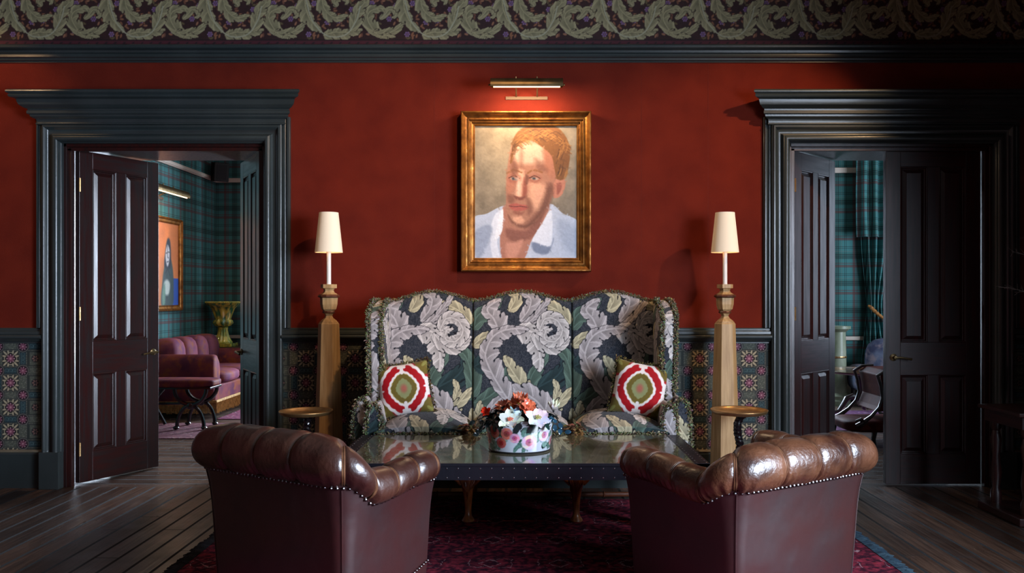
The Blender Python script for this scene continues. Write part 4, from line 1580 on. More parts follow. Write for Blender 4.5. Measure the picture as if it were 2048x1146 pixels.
for ex in (342, 450):   # eyes and brows
    pc.blob(B((ex - 34, 600), (ex, 584), (ex + 36, 600), (ex + 20, 628), (ex - 22, 626)), (150, 92, 74), soft=9, alpha=.85)
    pc.blob(B((ex - 20, 607), (ex, 600), (ex + 22, 609), (ex, 615)), (160, 140, 128), soft=2)
    pc.ell(*gb(ex - 3, 607), 9, 8, (74, 76, 80), soft=.3)
    pc.ell(*gb(ex - 3, 607), 3.5, 3.5, (18, 18, 20))
    pc.line(B((ex - 28, 604), (ex, 592), (ex + 30, 606)), 4, (70, 42, 34))
    pc.line(B((ex - 22, 618), (ex + 2, 625), (ex + 26, 616)), 3, (138, 84, 70), alpha=.7, soft=2)
    pc.line(B((ex - 36, 578), (ex - 4, 562), (ex + 40, 574)), 9, (128, 82, 50), soft=3, alpha=.9)
pc.blob(B((318, 745), (350, 736), (376, 742), (412, 748), (416, 764), (370, 778), (330, 770)), (158, 82, 72), soft=4)
pc.line(B((316, 750), (350, 754), (376, 752), (416, 758)), 4, (92, 44, 40))
pc.blob(B((340, 776), (380, 784), (400, 776), (380, 796), (345, 792)), (128, 76, 62), soft=6, alpha=.8)
pc.blob(B((330, 810), (375, 805), (395, 830), (350, 850)), (206, 152, 124), soft=10)
for pts_, c_, a_, s_ in (
        (B((330, 520), (345, 500), (365, 560), (350, 590), (325, 580)), SKD, .55, 9),
        (B((378, 440), (392, 470), (388, 540), (376, 560), (370, 500)), SKD, .35, 8),
        (B((450, 500), (490, 520), (520, 570), (470, 560)), SKD, .45, 12),
        (B((310, 690), (345, 700), (340, 735), (312, 730)), (88, 52, 42), .5, 8),
        (B((400, 700), (430, 720), (440, 770), (415, 800), (410, 740)), SKD, .5, 9),
        (B((455, 660), (500, 670), (480, 720), (450, 700)), (206, 150, 126), .6, 12),
        (B((310, 795), (330, 840), (390, 866), (450, 836), (400, 852), (340, 830)), (88, 52, 42), .65, 6),
        (B((404, 585), (420, 600), (412, 640), (402, 630)), (84, 46, 38), .6, 5),
        (B((360, 600), (372, 610), (372, 690), (360, 680)), (226, 190, 168), .6, 6)):
    pc.blob(pts_, c_, soft=s_, alpha=a_)
# hair
HR, HD, HL = (112, 72, 38), (66, 40, 22), (156, 108, 60)
pc.blob(B((322, 520), (335, 440), (345, 385), (390, 340), (470, 330), (560, 335), (610, 380), (636, 450), (630, 540), (610, 605), (570, 610), (556, 560), (540, 490), (500, 450), (430, 405), (380, 420), (345, 460), (330, 520)), HR, soft=3)
hq = random.Random(12)
for k in range(80):
    x_ = hq.uniform(350, 620)
    y_ = 345 + (x_ - 480) ** 2 / 300 + hq.uniform(-4, 60)
    c_ = hq.choice((HL, HD, HR, (150, 102, 56)))
    pc.line(B((x_ - 26, y_ + 8), (x_, y_ - 6), (x_ + 28, y_ + 12)), hq.uniform(3, 7), c_, alpha=.6, soft=2)
for k in range(30):
    x_, y_ = hq.uniform(565, 622), hq.uniform(430, 590)
    pc.line(B((x_ + 4, y_ - 22), (x_, y_), (x_ - 8, y_ + 20)), 6, hq.choice((HD, HR, HL)), alpha=.6, soft=2)
for k in range(22):
    x_, y_ = hq.uniform(326, 350), hq.uniform(410, 510)
    pc.line(B((x_ + 8, y_ - 16), (x_, y_), (x_ - 3, y_ + 16)), 4, hq.choice((HD, HR)), alpha=.5, soft=2)
# loose brushwork over everything
for k in range(520):
    x_, y_ = hq.uniform(0, 540), hq.uniform(0, 695)
    i_, j_ = min(pc.nx - 1, int(x_ * pc.res)), min(pc.ny - 1, int(y_ * pc.res))
    c_ = pc.a[j_, i_] * hq.uniform(0.93, 1.06)
    a_ = hq.uniform(0, PI)
    L_ = hq.uniform(6, 16)
    pc.line([(x_ - L_ * math.cos(a_), y_ - L_ * math.sin(a_)), (x_, y_ + 2), (x_ + L_ * math.cos(a_), y_ + L_ * math.sin(a_))], hq.uniform(4, 8), c_, alpha=.5, soft=2)
nx, nz = 330, 430
gx, gz = np.meshgrid(np.linspace(FX0 + .097, FX1 - .097, nx), np.linspace(FZ0 + .097, FZ1 - .097, nz))
u_ = (gx - gx.min()) / (gx.max() - gx.min()) * 540
v_ = (1 - (gz - gz.min()) / (gz.max() - gz.min())) * 695
grid('canvas', np.stack([gx, np.full_like(gx, YW - 0.034), gz], 2), pc.sample(u_, v_), M_OIL, pic)


def picture_light(x, y, z, length, label, along='X', wall=None, power=9.0, s=1.0):
    """half-round brass trough on two arms with a strip lamp"""
    o = thing('picture_light', label, 'picture light', (x, y, z))
    def T(a, b, c):       # a along, b away from wall (negative = out), c up
        return (x + a, y + b, z + c) if along == 'X' else (x - b, y + a, z + c)
    h_ = length / 2
    tr = MB()
    r = 0.046 * s
    rings = []
    for a in (-h_, h_):
        ring = []
        for k in range(13):
            t = math.radians(-24 + 214 * k / 12)
            ring.append(T(a, -r * math.cos(t), r * math.sin(t)))
        for k in range(12, -1, -1):
            t = math.radians(-24 + 214 * k / 12)
            ring.append(T(a, -(r - .003) * math.cos(t), (r - .003) * math.sin(t)))
        rings.append(ring)
    tr.loft(rings)
    for a in (-h_, h_):
        cap_ = [T(a, -r * math.cos(math.radians(-24 + 214 * k / 12)), r * math.sin(math.radians(-24 + 214 * k / 12))) for k in range(13)]
        tr.add(cap_, [tuple(range(13))])
    tr.build('trough', M_BRONZE, o, smooth=True, angle=40)
    for a in (-h_ - 0.008, h_ + 0.008):
        MB().ball(T(a, 0, 0.0), 0.008 * s, 10, 6).build('end_knob', M_BRONZE, o, smooth=True)
    for a in (-h_ * .3, h_ * .28):
        MB().tube([T(a, 0, r - .004), T(a, 0, r + 0.012 * s)], 0.006 * s, n=10).build('screw', M_BRONZE, o, smooth=True)
    bb = MB()
    bb.tube([T(-h_ * .92, -0.024 * s, -0.018 * s), T(h_ * .92, -0.024 * s, -0.018 * s)], 0.006 * s, n=10)
    bb.build('strip_bulb', mat('strip_bulb_glow', (255, 225, 180), emit=(255, 205, 150), estr=3.5), o, smooth=True)
    ar = MB()
    for a in (-h_ * .3, h_ * .3):
        ar.tube([T(a, 0, -0.028 * s + .03 * s), T(a, (wall - y if along == 'X' else x - wall) * .5, 0.006), T(a, (wall - y if along == 'X' else x - wall), -0.03 * s)], 0.006 * s, n=8)
    dd_ = (wall - y if along == 'X' else x - wall)
    p0, p1 = T(-h_ * .6, dd_ - 0.012, -0.050 * s), T(h_ * .6, dd_, -0.028 * s)
    ar.box(tuple(min(a, b) for a, b in zip(p0, p1)), tuple(max(a, b) for a, b in zip(p0, p1)))
    ar.build('bracket', mat('bracket_dark_brass', (84, 62, 40), rough=.6), o)
    d = (0, 0.5, -1) if along == 'X' else (-0.4, 0, -1)
    l = area('picture_light_lamp', T(0, 0, -0.034 * s), d, length * .9, 0.03, power, (1.0, 0.72, 0.44))
    if along != 'X':
        l.rotation_euler = (Vector(d).to_track_quat('-Z', 'X')).to_euler()
    return o


picture_light(0.012, 5.94, 2.868, 0.505, 'brass trough picture light above the gilt framed portrait', wall=YW, power=10.0)

# ================================================================== LOW TABLE
tb = thing('low_table', 'long low table with reflective aged glass top and riveted dark metal edge', 'table', (-0.02, 4.67, 0))
TX0, TX1, TY0, TY1, TZ = -0.978, 0.922, 4.235, 5.105, 0.55
M_TOP, nt, b = newmat('aged_mirror_glass')
vec, (cx_, cy_, cz_) = coords(nt)
n_a, n_b = noise(nt, vec, 3.0, 6.0), noise(nt, vec, 14.0, 5.0)
nt.links.new(mixc(nt, (n_a - 0.40) * 4.0, (92, 82, 56), (140, 128, 96)), b.inputs['Base Color'])
nt.links.new(((n_b - 0.40) * 0.5 + 0.14).max(0.12).v, b.inputs['Roughness'])
b.inputs['Metallic'].default_value = 0.35
b.inputs['Coat Weight'].default_value = 0.8
b.inputs['Coat Roughness'].default_value = 0.015
bump_from(nt, b, noise(nt, vec, 6.0, 3.0), 0.22, 0.01)
MB().box((TX0 + .002, TY0 + .002, TZ - 0.012), (TX1 - .002, TY1 - .002, TZ)).build('glass_top', M_TOP, tb, bevel=0.002)
rim = MB()
for a, b_ in (((TX0, TY0, TZ - .014), (TX0 + 0.075, TY1, TZ + .0015)), ((TX1 - .075, TY0, TZ - .014), (TX1, TY1, TZ + .0015)), ((TX0, TY0, TZ - .014), (TX1, TY0 + .012, TZ + .0012))):
    rim.box(a, b_)
rim.build('metal_border', M_ZINC, tb, bevel=0.001)
ap = MB()
ap.box((TX0 + .004, TY0 + .004, TZ - 0.082), (TX1 - .004, TY0 + .03, TZ - .013)).box((TX0 + .004, TY1 - .03, TZ - .082), (TX1 - .004, TY1 - .004, TZ - .013))
ap.box((TX0 + .004, TY0 + .03, TZ - 0.082), (TX0 + .03, TY1 - .03, TZ - .013)).box((TX1 - .03, TY0 + .03, TZ - .082), (TX1 - .004, TY1 - .03, TZ - .013))
apo = ap.build('apron', M_ZINC, tb)
rv = MB()
for k in range(34):
    x_ = TX0 + 0.03 + k * (TX1 - TX0 - .06) / 33
    for z_ in (TZ - .024, TZ - .070):
        rv.ball((x_, TY0 + .004, z_), 0.0042, 8, 4, (1, .6, 1))
for k in range(16):
    y_ = TY0 + .03 + k * .054
    for x_ in (TX0 + .012, TX0 + .062, TX1 - .012, TX1 - .062):
        rv.ball((x_, y_, TZ + .0015), 0.0036, 8, 4, (1, 1, .5))
rv.build('rivets', M_NICKEL, apo, smooth=True, kind='stuff')
for x_, y_ in ((TX0 + .09, TY0 + .09), (TX1 - .09, TY0 + .09), (TX0 + .09, TY1 - .09), (TX1 - .09, TY1 - .09)):
    MB().box((x_ - .045, y_ - .045, 0.014), (x_ + .045, y_ + .045, TZ - .07)).build('leg', M_ZINC, tb, bevel=.003)

# ================================================================== PORCELAIN FLOWER BOWL
bx, by = -0.03, 4.62
bowl = thing('flower_bowl', 'white porcelain bowl painted with roses, full of china flowers, on the low table', 'bowl', (bx, by, TZ))
pcn = Canvas(360, 60, 2.0, (184, 188, 198), wrapx=True)
q = random.Random(33)


def rose(x, y, r, c1, c2):
    for k in range(9):
        a = k * 2 * PI / 9 + x
        pcn.ell(x + math.cos(a) * r * .6, y + math.sin(a) * r * .6, r * .5, r * .4, tuple(v * q.uniform(.85, 1.1) for v in c1), rot=a + 1.2)
    for k in range(6):
        a = k * PI / 3 + y
        pcn.ell(x + math.cos(a) * r * .3, y + math.sin(a) * r * .3, r * .32, r * .2, tuple(v * q.uniform(.8, 1.1) for v in c2), rot=a + 1.4)
    pcn.ell(x, y, r * .16, r * .12, tuple(v * .7 for v in c2))


for k in range(80):
    x_, y_ = q.uniform(0, 360), q.uniform(4, 52)
    pcn.leaf([(x_, y_), (x_ + q.uniform(-8, 8), y_ + q.uniform(-6, 2)), (x_ + q.uniform(-18, 18), y_ + q.uniform(-8, 8))], q.uniform(5, 9), q.choice(((40, 70, 58), (86, 120, 110), (30, 46, 44), (120, 150, 140))), n=2, dark=(60, 80, 76), edge=.3)
for x_, y_, r, a, b_ in ((222, 20, 12, (176, 92, 84), (140, 40, 48)), (236, 40, 10, (170, 84, 80), (150, 44, 52)), (248, 22, 11, (182, 104, 98), (150, 60, 66)), (262, 30, 9, (206, 150, 168), (176, 84, 112)),
                         (288, 38, 14, (222, 196, 210), (190, 110, 140)), (318, 26, 13, (226, 208, 220), (196, 130, 156)), (200, 34, 11, (190, 110, 104), (150, 60, 60)), (40, 30, 13, (206, 150, 160), (170, 80, 100)), (90, 26, 12, (222, 196, 206), (190, 110, 140)), (140, 34, 13, (186, 110, 104), (150, 50, 60)), (345, 40, 9, (200, 140, 150), (160, 80, 100))):
    rose(x_, y_, r, a, b_)
for k in range(10):
    x_ = 270 + q.uniform(-50, 60)
    pcn.leaf([(x_, 0), (x_ + 2, 8), (x_ + q.uniform(-6, 6), 20)], 6, (26, 40, 40), n=2, dark=(20, 30, 30), edge=.3)
prof = [(0.001, 0.0), (0.158, 0.0), (0.163, 0.003), (0.1655, 0.008)] + [(0.166 + 0.022 * t, 0.010 + 0.16 * t) for t in np.linspace(0, 1, 60)] + [(0.190, 0.172), (0.186, 0.174), (0.180, 0.168), (0.16, 0.06), (0.001, 0.05)]
rings = [[(bx + r * math.cos(2 * PI * j / 360), by + r * 0.86 * math.sin(2 * PI * j / 360), TZ + z_) for j in range(360)] for r, z_ in prof]
pos = np.array(rings)
uu = np.tile(np.arange(360.0), (len(prof), 1))
vv = np.array([[60 - (z_ / 0.17) * 60] * 360 for r, z_ in prof])
M_CHINA = mat('painted_porcelain', (128, 128, 128), attr='paint', scale=20, rough=0.12, coat=0.6)
grid('bowl', pos, pcn.sample(uu, vv), M_CHINA, bowl, wrap_u=True)
MB().lathe([(0.166, 0.003), (0.1685, 0.006), (0.166, 0.009)], (bx, by, TZ), n=64, sy=.865).build('foot_line', M_BLACK, bowl)


def petal(mb, base, out, up, ln, w, cup, col, tip=0.2):
    out, up = Vector(out).normalized(), Vector(up).normalized()
    side = out.cross(up).normalized()
    rows = []
    nU, nV = 5, 6
    for j in range(nV):
        t = j / (nV - 1)
        ww = w * (math.sin(PI * min(1, t * .80 + .13)) ** 0.8)
        row = []
        for i in range(nU):
            s_ = (i / (nU - 1)) * 2 - 1
            h_ = cup * (t ** 1.5) + cup * 0.5 * s_ * s_ * t
            row.append(Vector(base) + out * (ln * t) + side * (ww * s_) + up * (h_ - tip * ln * t ** 4))
        rows.append(row)
    mb.col = lin(col)
    mb.loft(rows, closed=False, cap=False)


def flower(parent, c, nrm, r, n, col, mid, layers=1, cup=0.35, name='flower', seed=0):
    qf = random.Random(seed)
    nrm = Vector(nrm).normalized()
    t1 = nrm.cross(Vector((0.3, 1, 0.2))).normalized()
    t2 = nrm.cross(t1)
    mb = MB()
    for l in range(layers):
        sc = 1 - 0.28 * l
        for k in range(n):
            a = 2 * PI * (k + 0.5 * l) / n + qf.uniform(-.15, .15)
            d = t1 * math.cos(a) + t2 * math.sin(a)
            petal(mb, Vector(c) + nrm * (0.006 * l), d, nrm, r * sc * qf.uniform(.9, 1.1), r * sc * 0.42, r * (cup + .22 * l), tuple(min(255, v * qf.uniform(.9, 1.08)) for v in col), tip=.15)
    o = mb.build(name, M_CHINA, parent, smooth=True, angle=180)
    so = MB()
    so.col = lin(mid)
    for k in range(14):
        a = k * 2.4
        rr_ = r * .12 * math.sqrt(k / 4)
        so.ball(Vector(c) + nrm * (r * .22) + (t1 * math.cos(a) + t2 * math.sin(a)) * rr_, r * 0.055, 6, 4)
    so.build('stamens', M_CHINA, o, smooth=True)
    return o


def bp(px, py, Y=4.55):
    return Vector((X(px, Y), Y, Z(py, Y)))


flower(bowl, bp(1040, 815, 4.60), (0.05, -0.35, 1), 0.090, 8, (204, 104, 72), (214, 196, 90), 3, .04, seed=1)
flower(bowl, bp(1008, 818, 4.62), (-0.3, -0.3, 1), 0.055, 7, (210, 110, 84), (200, 90, 60), 2, .15, seed=2)
flower(bowl, bp(1055, 818, 4.50), (0.3, -0.8, .7), 0.05, 7, (214, 112, 82), (200, 90, 60), 2, .15, seed=3)
flower(bowl, bp(1021, 846, 4.44), (-0.05, -0.75, 0.9), 0.068, 6, (206, 216, 210), (206, 96, 70), 1, .34, seed=4)
flower(bowl, bp(1076, 842, 4.46), (0.15, -0.75, 0.8), 0.070, 6, (222, 218, 220), (170, 164, 90), 1, .22, seed=5)
flower(bowl, bp(1105, 824, 4.58), (0.35, -0.2, 1), 0.034, 5, (224, 226, 214), (190, 190, 120), 2, .9, seed=6)
flower(bowl, bp(973, 828, 4.55), (-0.3, -0.9, 0.4), 0.030, 5, (170, 44, 26), (220, 90, 50), 2, .5, seed=7)
flower(bowl, bp(1030, 832, 4.50), (0.2, -0.4, 1), 0.032, 4, (120, 150, 172), (140, 160, 170), 1, .8, seed=8)
lv = random.Random(3)
lm = []
for k in range(64):
    a = 2 * PI * k / 64 + lv.uniform(-.1, .1)
    rr_ = lv.uniform(.05, .185)
    base = Vector((bx + math.cos(a) * rr_ * .9, by + math.sin(a) * rr_ * .8, TZ + 0.17 + (0.19 - rr_) * .4 + lv.uniform(-.01, .01)))
    out = Vector((math.cos(a), math.sin(a), lv.uniform(-.5, .5)))
    up = Vector((lv.uniform(-.3, .3), lv.uniform(-.3, .3), 1))
    mb = MB()
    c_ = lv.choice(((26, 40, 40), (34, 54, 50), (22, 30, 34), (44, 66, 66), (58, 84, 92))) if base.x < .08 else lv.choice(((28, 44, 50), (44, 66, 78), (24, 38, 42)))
    for da in (-.55, 0, .55):
        d = (out + Vector((-out.y, out.x, 0)) * da)
        petal(mb, base, d, up, lv.uniform(.050, .072) * (1 if da == 0 else .75), .026, .01, c_, tip=.6)
    mb.build('leaf', M_CHINA, bowl, smooth=True, angle=180)
sg_ = MB()
sg_.col = lin((20, 26, 26))
sg_.lathe([(0.17, 0.15), (0.15, 0.185), (0.09, 0.21), (0.001, 0.222)], (bx, by, TZ), n=20, sy=.86)
sg_.build('moss_mound', M_CHINA, bowl)
for x0_, y0_, x1_, y1_ in ((990, 838, 950, 846), (975, 850, 958, 872), (1100, 846, 1130, 868), (1105, 838, 1118, 850)):
    tw = MB()
    tw.col = lin((30, 26, 24))
    tw.tube([bp(x0_, y0_, 4.6), bp((x0_ + x1_) / 2, min(y0_, y1_) - 2, 4.58), bp(x1_, y1_, 4.56)], [.003, .003, .002], n=6)
    for k in range(4):
        f_ = k / 3
        b_ = bp(x0_ + (x1_ - x0_) * f_, y0_ + (y1_ - y0_) * f_, 4.57)
        petal(tw, b_, Vector((lv.uniform(-1, 1), -.3, lv.uniform(-1, .4))), (0, -1, .3), .035, .012, .005, (24, 34, 34) if x0_ < 1000 else (40, 70, 88), tip=.3)
    tw.build('twig', M_CHINA, bowl, smooth=True)


# ================================================================== LEATHER TUB CHAIRS
M_LEATHER = mat('worn_brown_leather', (50, 26, 22), (76, 44, 32), 7, rough=0.34, rough2=0.48, coat=0.9, coat_rough=0.28, spec=.7, bump=0.35, bscale=45, detail=6, lo=0.38, hi=0.72)
M_LEATHER2 = mat('worn_tan_leather', (50, 28, 22), (104, 66, 44), 6, rough=0.32, rough2=0.45, coat=0.6, coat_rough=0.22, spec=.7, bump=0.4, bscale=60, detail=6, lo=0.36, hi=0.66)
M_HIDE = mat('burgundy_leather', (58, 27, 26), (42, 21, 22), 4, rough=0.34, rough2=0.5, coat=0.9, coat_rough=0.42, spec=.7, bump=0.5, bscale=9, detail=5)
M_NAIL = mat('blackened_nailheads', (96, 92, 92), rough=0.28, metal=1.0)
M_PIPE = mat('leather_piping', (74, 42, 30), (120, 84, 60), 20, rough=0.4, coat=0.2)


def sstep(x, a, b):
    t = min(1, max(0, (x - a) / (b - a)))
    return t * t * (3 - 2 * t)


def tub_chair(label, origin, rotz, leather, mir=1, w=0.385, depth=0.60, seed=0, zb=0.612, rb=0.034):
    o = thing('leather_tub_chair', label, 'armchair', (origin[0], origin[1], 0), 'leather armchairs seen from behind', local=True, rotz=rotz)
    rc = 0.095
    segs = []
    # path from the far arm front round the back to the near arm front (near = side facing the lens)
    N = 360
    L1_, La, L2_ = depth - rc, rc * PI / 2, 2 * (w - rc)
    tot = 2 * L1_ + 2 * La + L2_
    pth = []
    for i in range(N + 1):
        s = tot * i / N
        if s < L1_:
            p, nn = (-w, depth - s), (-1, 0)
        elif s < L1_ + La:
            a = (s - L1_) / rc
            p, nn = (-w + rc - rc * math.cos(a), rc - rc * math.sin(a)), (-math.cos(a), -math.sin(a))
        elif s < L1_ + La + L2_:
            p, nn = (-w + rc + (s - L1_ - La), -0.012 * math.sin((s - L1_ - La) / L2_ * PI)), (0, -1)
        elif s < L1_ + 2 * La + L2_:
            a = (s - L1_ - La - L2_) / rc
            p, nn = (w - rc + rc * math.sin(a), rc - rc * math.cos(a)), (math.sin(a), -math.cos(a))
        else:
            p, nn = (w, rc + (s - L1_ - 2 * La - L2_)), (1, 0)
        pth.append((s, p[0] * mir, p[1], nn[0] * mir, nn[1]))
    mid = tot / 2

    def high(s):     # 1 on the back, 0 on the arms
        d = abs(s - mid)
        half = L2_ / 2 + La
        return 1 - sstep(d, half - 0.27, half + 0.12)

    def zn(s):
        d = abs(s - mid)
        half = L2_ / 2 + La
        arm = 0.525 + 0.035 * sstep(d, half + .08, half + .42)
        return arm + (zb - 0.525) * (1 - sstep(d, half - 0.07, half + 0.07)) + 0.006 * math.cos(d / half * 1.2)

    def rad(s):
        return 0.076 + rb * high(s)

    # body shell
    zl = [0.065, 0.16, 0.30, 0.42, 0.0]
    rings = []
    for s, x, y, nx_, ny_ in pth[::2]:
        top = zn(s)
        ring = []
        for t in np.linspace(0, 1, 9):
            z_ = 0.065 + (top - 0.065) * t
            off = -0.045 + 0.025 * t + 0.03 * t ** 5 + 0.006 * math.sin(t * PI)
            ring.append((x + nx_ * off, y + ny_ * off, z_))
        ring += [(x - nx_ * .12, y - ny_ * .12, top), (x - nx_ * .12, y - ny_ * .12, .065)]
        rings.append(ring)
    bd = MB()
    bd.loft(rings)
    body = bd.build('body', M_HIDE, o, smooth=True, angle=50)
    # upright seam at each rear corner
    for q_ in (L1_ + La * .55, tot - L1_ - La * .55):
        i = min(range(len(pth)), key=lambda k: abs(pth[k][0] - q_))
        s, x, y, nx_, ny_ = pth[i]
        se = MB()
        se.tube([(x + nx_ * (-0.043 + 0.025 * t + 0.03 * t ** 5 + .006 * math.sin(t * PI)), y + ny_ * (-0.043 + 0.025 * t + 0.03 * t ** 5 + .006 * math.sin(t * PI)), 0.07 + (zn(s) - .075) * t) for t in np.linspace(0, 1, 8)], 0.0032, n=6)
        se.build('corner_seam', M_HIDE, body, smooth=True)
    # rolled top with pleated channels
    n_arm = 4
    seams = []
    armlen = L1_ + La * .5
    for k in range(n_arm):
        seams.append(0.045 + armlen * (k) / n_arm * .98)
    backlen = tot - 2 * armlen
    for k in range(4):
        seams.append(armlen + backlen * k / 4)
    seams += [tot - s_ for s_ in seams if s_ < mid - 0.01] + ([mid] if not any(abs(mid - s_) < .01 for s_ in seams) else [])
    seams = sorted(set(round(s_, 4) for s_ in seams))
    M_ = 48
    pos = []
    ring_at = {}
    for i, (s, x, y, nx_, ny_) in enumerate(pth):
        r = rad(s)
        zc = zn(s) + r * 0.86
        ds = min(abs(s - q_) for q_ in seams)
        pinch = math.exp(-(ds / 0.006) ** 2) * 0.10 + math.exp(-(ds / 0.026) ** 2) * 0.09
        e = min(s, tot - s)
        endf = math.sqrt(max(0.0, 1 - (1 - min(1, e / 0.05)) ** 2)) * 0.98 + 0.02
        co = 0.074 - r
        row = []
        for j in range(M_):
            a = 2 * PI * j / M_
            ca, sa = math.cos(a), math.sin(a)
            low = max(0, -sa) * max(0, ca + .3)
            rr = r * (1 - pinch) * endf
            rr += low * (0.004 + 0.004 * (seed == 2)) * math.sin(ds * 210 + 3 * math.sin(s * 9 + seed)) * math.exp(-(ds / .06) ** 2)
            rr *= 1 + 0.015 * math.sin(s * 31 + seed + a)
            # underside tucks in to the nail line
            tuck = 1 - 0.10 * max(0, -sa) ** 3
            row.append((x + nx_ * (co + rr * ca * tuck * 1.04), y + ny_ * (co + rr * ca * tuck * 1.04), zc + rr * sa * (1.0 if sa > 0 else 0.98)))
        pos.append(row)
    pos = np.array(pos)
    rl = grid('rolled_top', pos, None, leather, o, wrap_u=True)
    for q_ in seams:
        pp = MB()
        i = min(range(len(pth)), key=lambda k: abs(pth[k][0] - q_))
        if i < 2 or i > N - 2:
            continue
        s, x, y, nx_, ny_ = pth[i]
        c_ = pos[i].mean(axis=0)
        for dsn in (-0.004, 0.004):
            tx, ty = -ny_, nx_
            ring = [Vector(c_ + (p - c_) * 1.03) + Vector((tx * dsn, ty * dsn, 0)) for p in pos[i][[j % M_ for j in range(-14, 25)]]]
            pp.tube(ring, 0.0042, n=6)
        pp.build('piping', M_PIPE, rl, smooth=True)
    nl = MB()
    k = 0.0
    while k < tot:
        i = min(N, int(k / tot * N))
        s, x, y, nx_, ny_ = pth[i]
        nl.ball((x + nx_ * 0.014, y + ny_ * 0.014, zn(s) - 0.004), 0.0078, 8, 5)
        k += 0.0235
    nl.build('nailhead_trim', M_NAIL, body, smooth=True)
    wl = MB()
    wl.tube([(x + nx_ * 0.011, y + ny_ * 0.011, zn(s) + 0.004) for s, x, y, nx_, ny_ in pth[::3]], 0.006, n=6)
    wl.build('welt', M_HIDE, body, smooth=True)
    # seat
    st = MB()
    st.box((-w + .12, 0.11, 0.065), (w - .12, depth - .01, 0.27))
    st.build('seat_base', M_HIDE, o, bevel=0.01)
    n = 24
    gu, gv = np.meshgrid(np.linspace(-1, 1, n), np.linspace(-1, 1, n))
    dm = (1 - gu ** 6) ** .4 * (1 - gv ** 6) ** .4
    grid('seat_cushion', np.stack([gu * (w - .125), 0.12 + (gv + 1) / 2 * (depth - .13), 0.30 + 0.12 * dm], 2), None, leather, o)
    grid('inside_back', np.stack([gu * (w - .13), 0.135 - 0.02 * dm + gv * 0.0, 0.28 + (gv + 1) / 2 * .36], 2), None, leather, o)
    for x_, y_ in ((-w + .07, .07), (w - .07, .07), (-w + .07, depth - .07), (w - .07, depth - .07)):
        MB().lathe([(0.018, 0.0), (0.028, 0.012), (0.030, 0.04), (0.022, 0.066)], (x_, y_, 0.0), n=16).build('foot', M_OAKD, o, smooth=True)
    if mir == 1 and seed == 1:   # patch of torn leather at the near foot of the arm
        pt = MB()
        for k in range(12):
            pt.ball((w - .026, depth - .006 - k * .016, 0.175 - k * .005), 0.005, 8, 5)
        pt.build('patch_nails', M_NAIL, body, smooth=True)
    return o


aL = math.radians(-32)
cxL, cyL = -0.725, 3.40
tub_chair('dark brown leather tub chair whose arm side shines blue, its back panel in shadow', (cxL - 0.447 * math.cos(aL), cyL - 0.447 * math.sin(aL)), aL, M_LEATHER, 1, w=0.447, depth=0.575, seed=1)
aR = math.radians(33)
cxR, cyR = 0.845, 3.42
tub_chair('tan-patched brown leather tub chair with wrinkled rolled top, its arm side in black shadow', (cxR + 0.438 * math.cos(aR), cyR + 0.438 * math.sin(aR)), aR, M_LEATHER2, 1, w=0.438, depth=0.675, seed=2, zb=0.587, rb=0.026)

# ================================================================== RUG
M_RUG = rug_mat('persian_rug_weave', (142, 50, 66), (54, 27, 40), (164, 128, 134))
rug = MB().box((-1.75, 1.9, 0.001), (1.89, 5.80, 0.008)).build('area_rug', M_RUG)
tag(rug, 'deep red patterned woven rug under the low table and leather chairs', 'rug')
M_TUFT = mat('dark_rug_fringe', (128, 128, 128), attr='paint', scale=60, rough=1.0)


def rug_fringe(parent, x, sg, y0, y1, pal, seed):
    q = random.Random(seed)
    mb = MB()
    y = y0
    while y < y1:
        ln = q.uniform(0.05, 0.085)
        dy = q.uniform(-.02, .02)
        mb.col = lin(q.choice(pal))
        p = [Vector((x, y, 0.008)), Vector((x + sg * ln * .5, y + dy * .4, 0.012)), Vector((x + sg * ln, y + dy, 0.004))]
        mb.tube(p, [0.004, 0.006, 0.003], n=5)
        y += q.uniform(0.005, 0.010)
    mb.build('tassel_fringe', M_TUFT, parent)


rug_fringe(rug, -1.75, -1, 1.9, 5.8, ((26, 26, 32), (40, 38, 44), (20, 20, 26)), 1)
rug_fringe(rug, 1.89, 1, 1.9, 5.8, ((30, 48, 60), (22, 34, 44), (44, 62, 72)), 2)

# ================================================================== SOFA ROOM (through the doorway)
def velvet(name, a, b, c):
    m, nt, bs = newmat(name)
    vec, _ = coords(nt)
    n1, n2 = noise(nt, vec, 5.0, 4.0), noise(nt, vec, 11.0, 5.0)
    col = mixc(nt, (n1 - 0.42) * 5.0, a, b)
    col = mixc(nt, (n2 - 0.5) * 6.0, col, c)
    nt.links.new(col, bs.inputs['Base Color'])
    bs.inputs['Roughness'].default_value = 0.6
    bs.inputs['Specular IOR Level'].default_value = 0.05
    bs.inputs['Sheen Weight'].default_value = 0.0
    bs.inputs['Sheen Roughness'].default_value = 0.35
    return m


M_PV = velvet('faded_rose_velvet', (114, 62, 66), (82, 48, 66), (128, 76, 50))
M_PVS = velvet('rose_velvet_stripe', (128, 78, 90), (98, 62, 86), (130, 80, 66))
s2 = thing('velvet_sofa', 'faded rose velvet sofa with gold bullion fringe in the tartan room', 'sofa', (-3.95, 10.4, 0))


